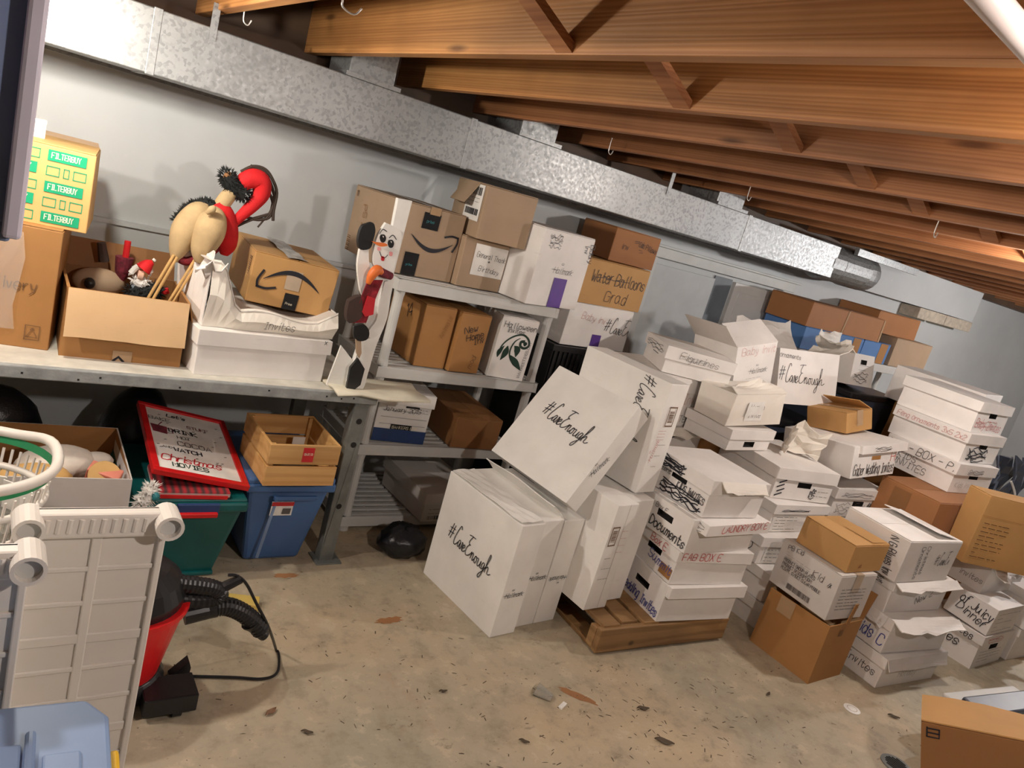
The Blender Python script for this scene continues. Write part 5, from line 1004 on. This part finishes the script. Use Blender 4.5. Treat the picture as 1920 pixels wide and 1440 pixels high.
# ================================================================== BLUE TOTE IN THE LOWER LEFT CORNER
z=.55; lt=thing('blue_lidded_tote','pale blue storage tote with a yellow latch in the lower left corner of the picture','storage tote',(-.32,.86,0),-4)
tapered('bin',lt,.03,.53,.03,.42,0,z-.04,.04,'blue_lid',.015); LW,LD=.56,.45
MB().prism([(0,0,z-.045),(LW,0,z-.045),(LW,LD-.05,z-.045),(LW-.035,LD,z-.045),(LW-.06,LD+.0,z-.045),(.06,LD,z-.045),(0,LD-.05,z-.045)],(0,0,.045)).build('lid','blue_lid',lt,.008)
MB().box((.05,.05,z-.002),(LW-.13,LD-.10,z+.006)).build('raised_panel','blue_lid',lt,.006); MB().box((LW-.10,.05,z-.002),(LW-.045,LD-.13,z+.006)).build('raised_panel','blue_lid',lt,.006); MB().tube([(LW-.118,.06,z+.004),(LW-.118,LD-.08,z+.004)],.008,10).build('lid_ridge','blue_lid',lt)
MB().box((LW-.002,.10,z-.09),(LW+.014,LD-.12,z-.012)).build('latch','plastic_yellow',lt,.006)
# ================================================================== BLUE SHELF END HANGING NEAR THE CAMERA
yb_=.90; hp=thing('hanging_shelf','blurred blue painted shelf end hanging close to the camera at the upper left','shelf',(0,yb_,1.43))
MB().box((-.40,.0,.012),(.026,.30,.50)).build('side_board','blue_paint',hp,.004); MB().box((.022,-.012,.0),(.0385,.30,.50)).build('edge_strip','lavender_paint',hp,.004); MB().box((-.40,-.012,.08),(-.0065,.0,.50)).build('face_strip','lavender_paint',hp,.004); MB().box((-.40,.0,-.006),(.030,.30,.014)).build('bottom_board','blue_paint',hp,.004)
sw=at(72,255,y=2.92); o=thing('small_white_carton','tiny white carton standing on top of the green printed filter box','cardboard box',(sw.x-.012,2.92,1.378)); MB().box((-.02,0,0),(.03,.05,.055)).build('body','white',o,.002); MB().box((-.021,-.001,.045),(.031,.051,.057)).build('lid','white',o,.002)
# ================================================================== THINGS ON THE FLOOR
cu=thing('clear_cup_piece','crushed clear plastic cup lying on the floor','plastic cup',at(1035,1312,z=0),25)
b=MB().lathe([(.016,0),(.02,.004),(.034,.06),(.036,.062)],n=18); b.v=[(x_,y_*.45+.015,z_) for x_,y_,z_ in b.v]; o=b.build('cup','clear_plastic',cu,solid=.001); o.rotation_euler=(-1.45,0,.2); o.location=(0,0,.02); MB().box((-.02,-.05,.0),(.02,-.035,.006)).build('cup_base','paper',cu)
ld=thing('round_lid','small round pale lid lying on the floor before the torn white stack','lid',at(1597,1330,z=0)); MB().lathe([(.033,0),(.034,.003),(.026,.004),(.0,.004)],n=26).build('disc','paper',ld); b=MB(); ribbon(b,[(.02*math.cos(a*.35),.02*math.sin(a*.35)) for a in range(19)],.002,lambda p: Vector((p.x,p.y,.0048))); b.build('printed_ring','kraft_grey',ld)
def leaf(label,px,py,L,rot,mat='leaf_dry'):
    p=at(px,py,z=0); n=8; rows=[]
    for j_ in range(3):
        rows.append([Vector((L*(i/n-.5),(j_-1)*L*.22*math.sin(math.pi*i/n)+.0,.003+.004*abs(j_-1)+.002*math.sin(i))) for i in range(n+1)])
    o=sheet('dry_leaf',rows,mat,None,.0008); o.location=p; o.rotation_euler=(0,0,math.radians(rot)); tag(o,label,'leaf','dry leaves on the floor')
leaf('round brown dry leaf on the floor below the vacuum cord',507,1337,.045,30); leaf('dark oval dry leaf on the floor left of the crushed cup',982,1392,.035,-40,'dirt'); leaf('curled dark leaf on the floor near the drain',1675,1345,.05,-45,'dirt'); leaf('thin dry leaf on the floor right of the crushed cup',1205,1330,.05,-20,'dirt'); leaf('small dry leaf on the floor left of the flat cartons',830,1298,.03,-10,'dirt'); leaf('long dry leaf at the bottom of the picture near the middle',1245,1392,.07,-40,'dirt'); leaf('small dark leaf on the floor in front of the brown carton',1440,1303,.03,20,'dirt'); leaf('dark curled leaf on the floor below the oval leaf',575,1375,.035,-30,'dirt')
def stain(label,px,py,w_,d_,rot,seed):
    g_=random.Random(seed); p=at(px,py,z=.0008); n=22; b=MB(); b.add([(0,0,0)]+[(w_*math.cos(2*math.pi*k/n)*g_.uniform(.6,1),d_*math.sin(2*math.pi*k/n)*g_.uniform(.6,1),0) for k in range(n)],[(0,k+1,(k+1)%n+1) for k in range(n)])
    o=b.build('rust_stain','stain_rust',floor); o.location=p; o.rotation_euler=(0,0,math.radians(rot))
stain('',730,1163,.07,.025,5,1); stain('',535,1079,.06,.02,0,2); stain('',1085,1305,.09,.022,-50,3)
dm=MB(); rg=random.Random(33)
for k in range(420):
    x_=rg.uniform(.5,3.4); y_=rg.uniform(.75,2.5)
    if rg.random()<.5: x_=rg.gauss(2.0,.45); y_=rg.gauss(1.4,.22)
    if x_>1.62 and y_>1.72: continue
    a=rg.uniform(0,6.28); L=rg.uniform(.002,.011); wv=rg.uniform(.001,.0028); c_,s_=math.cos(a),math.sin(a); h_=rg.uniform(.0008,.003)
    p=Vector((x_,y_,0)); dx_=Vector((c_,s_,0))*L; dy_=Vector((-s_,c_,0))*wv
    dm.add([p-dx_-dy_,p+dx_-dy_*.4,p+dx_+dy_,p-dx_+dy_*.5,p+Vector((0,0,h_))],[(0,1,4),(1,2,4),(2,3,4),(3,0,4)])
o=dm.build('debris','dirt'); o['kind']='stuff'; tag(o,'scattered dark dirt crumbs and twig bits on the concrete floor','debris')
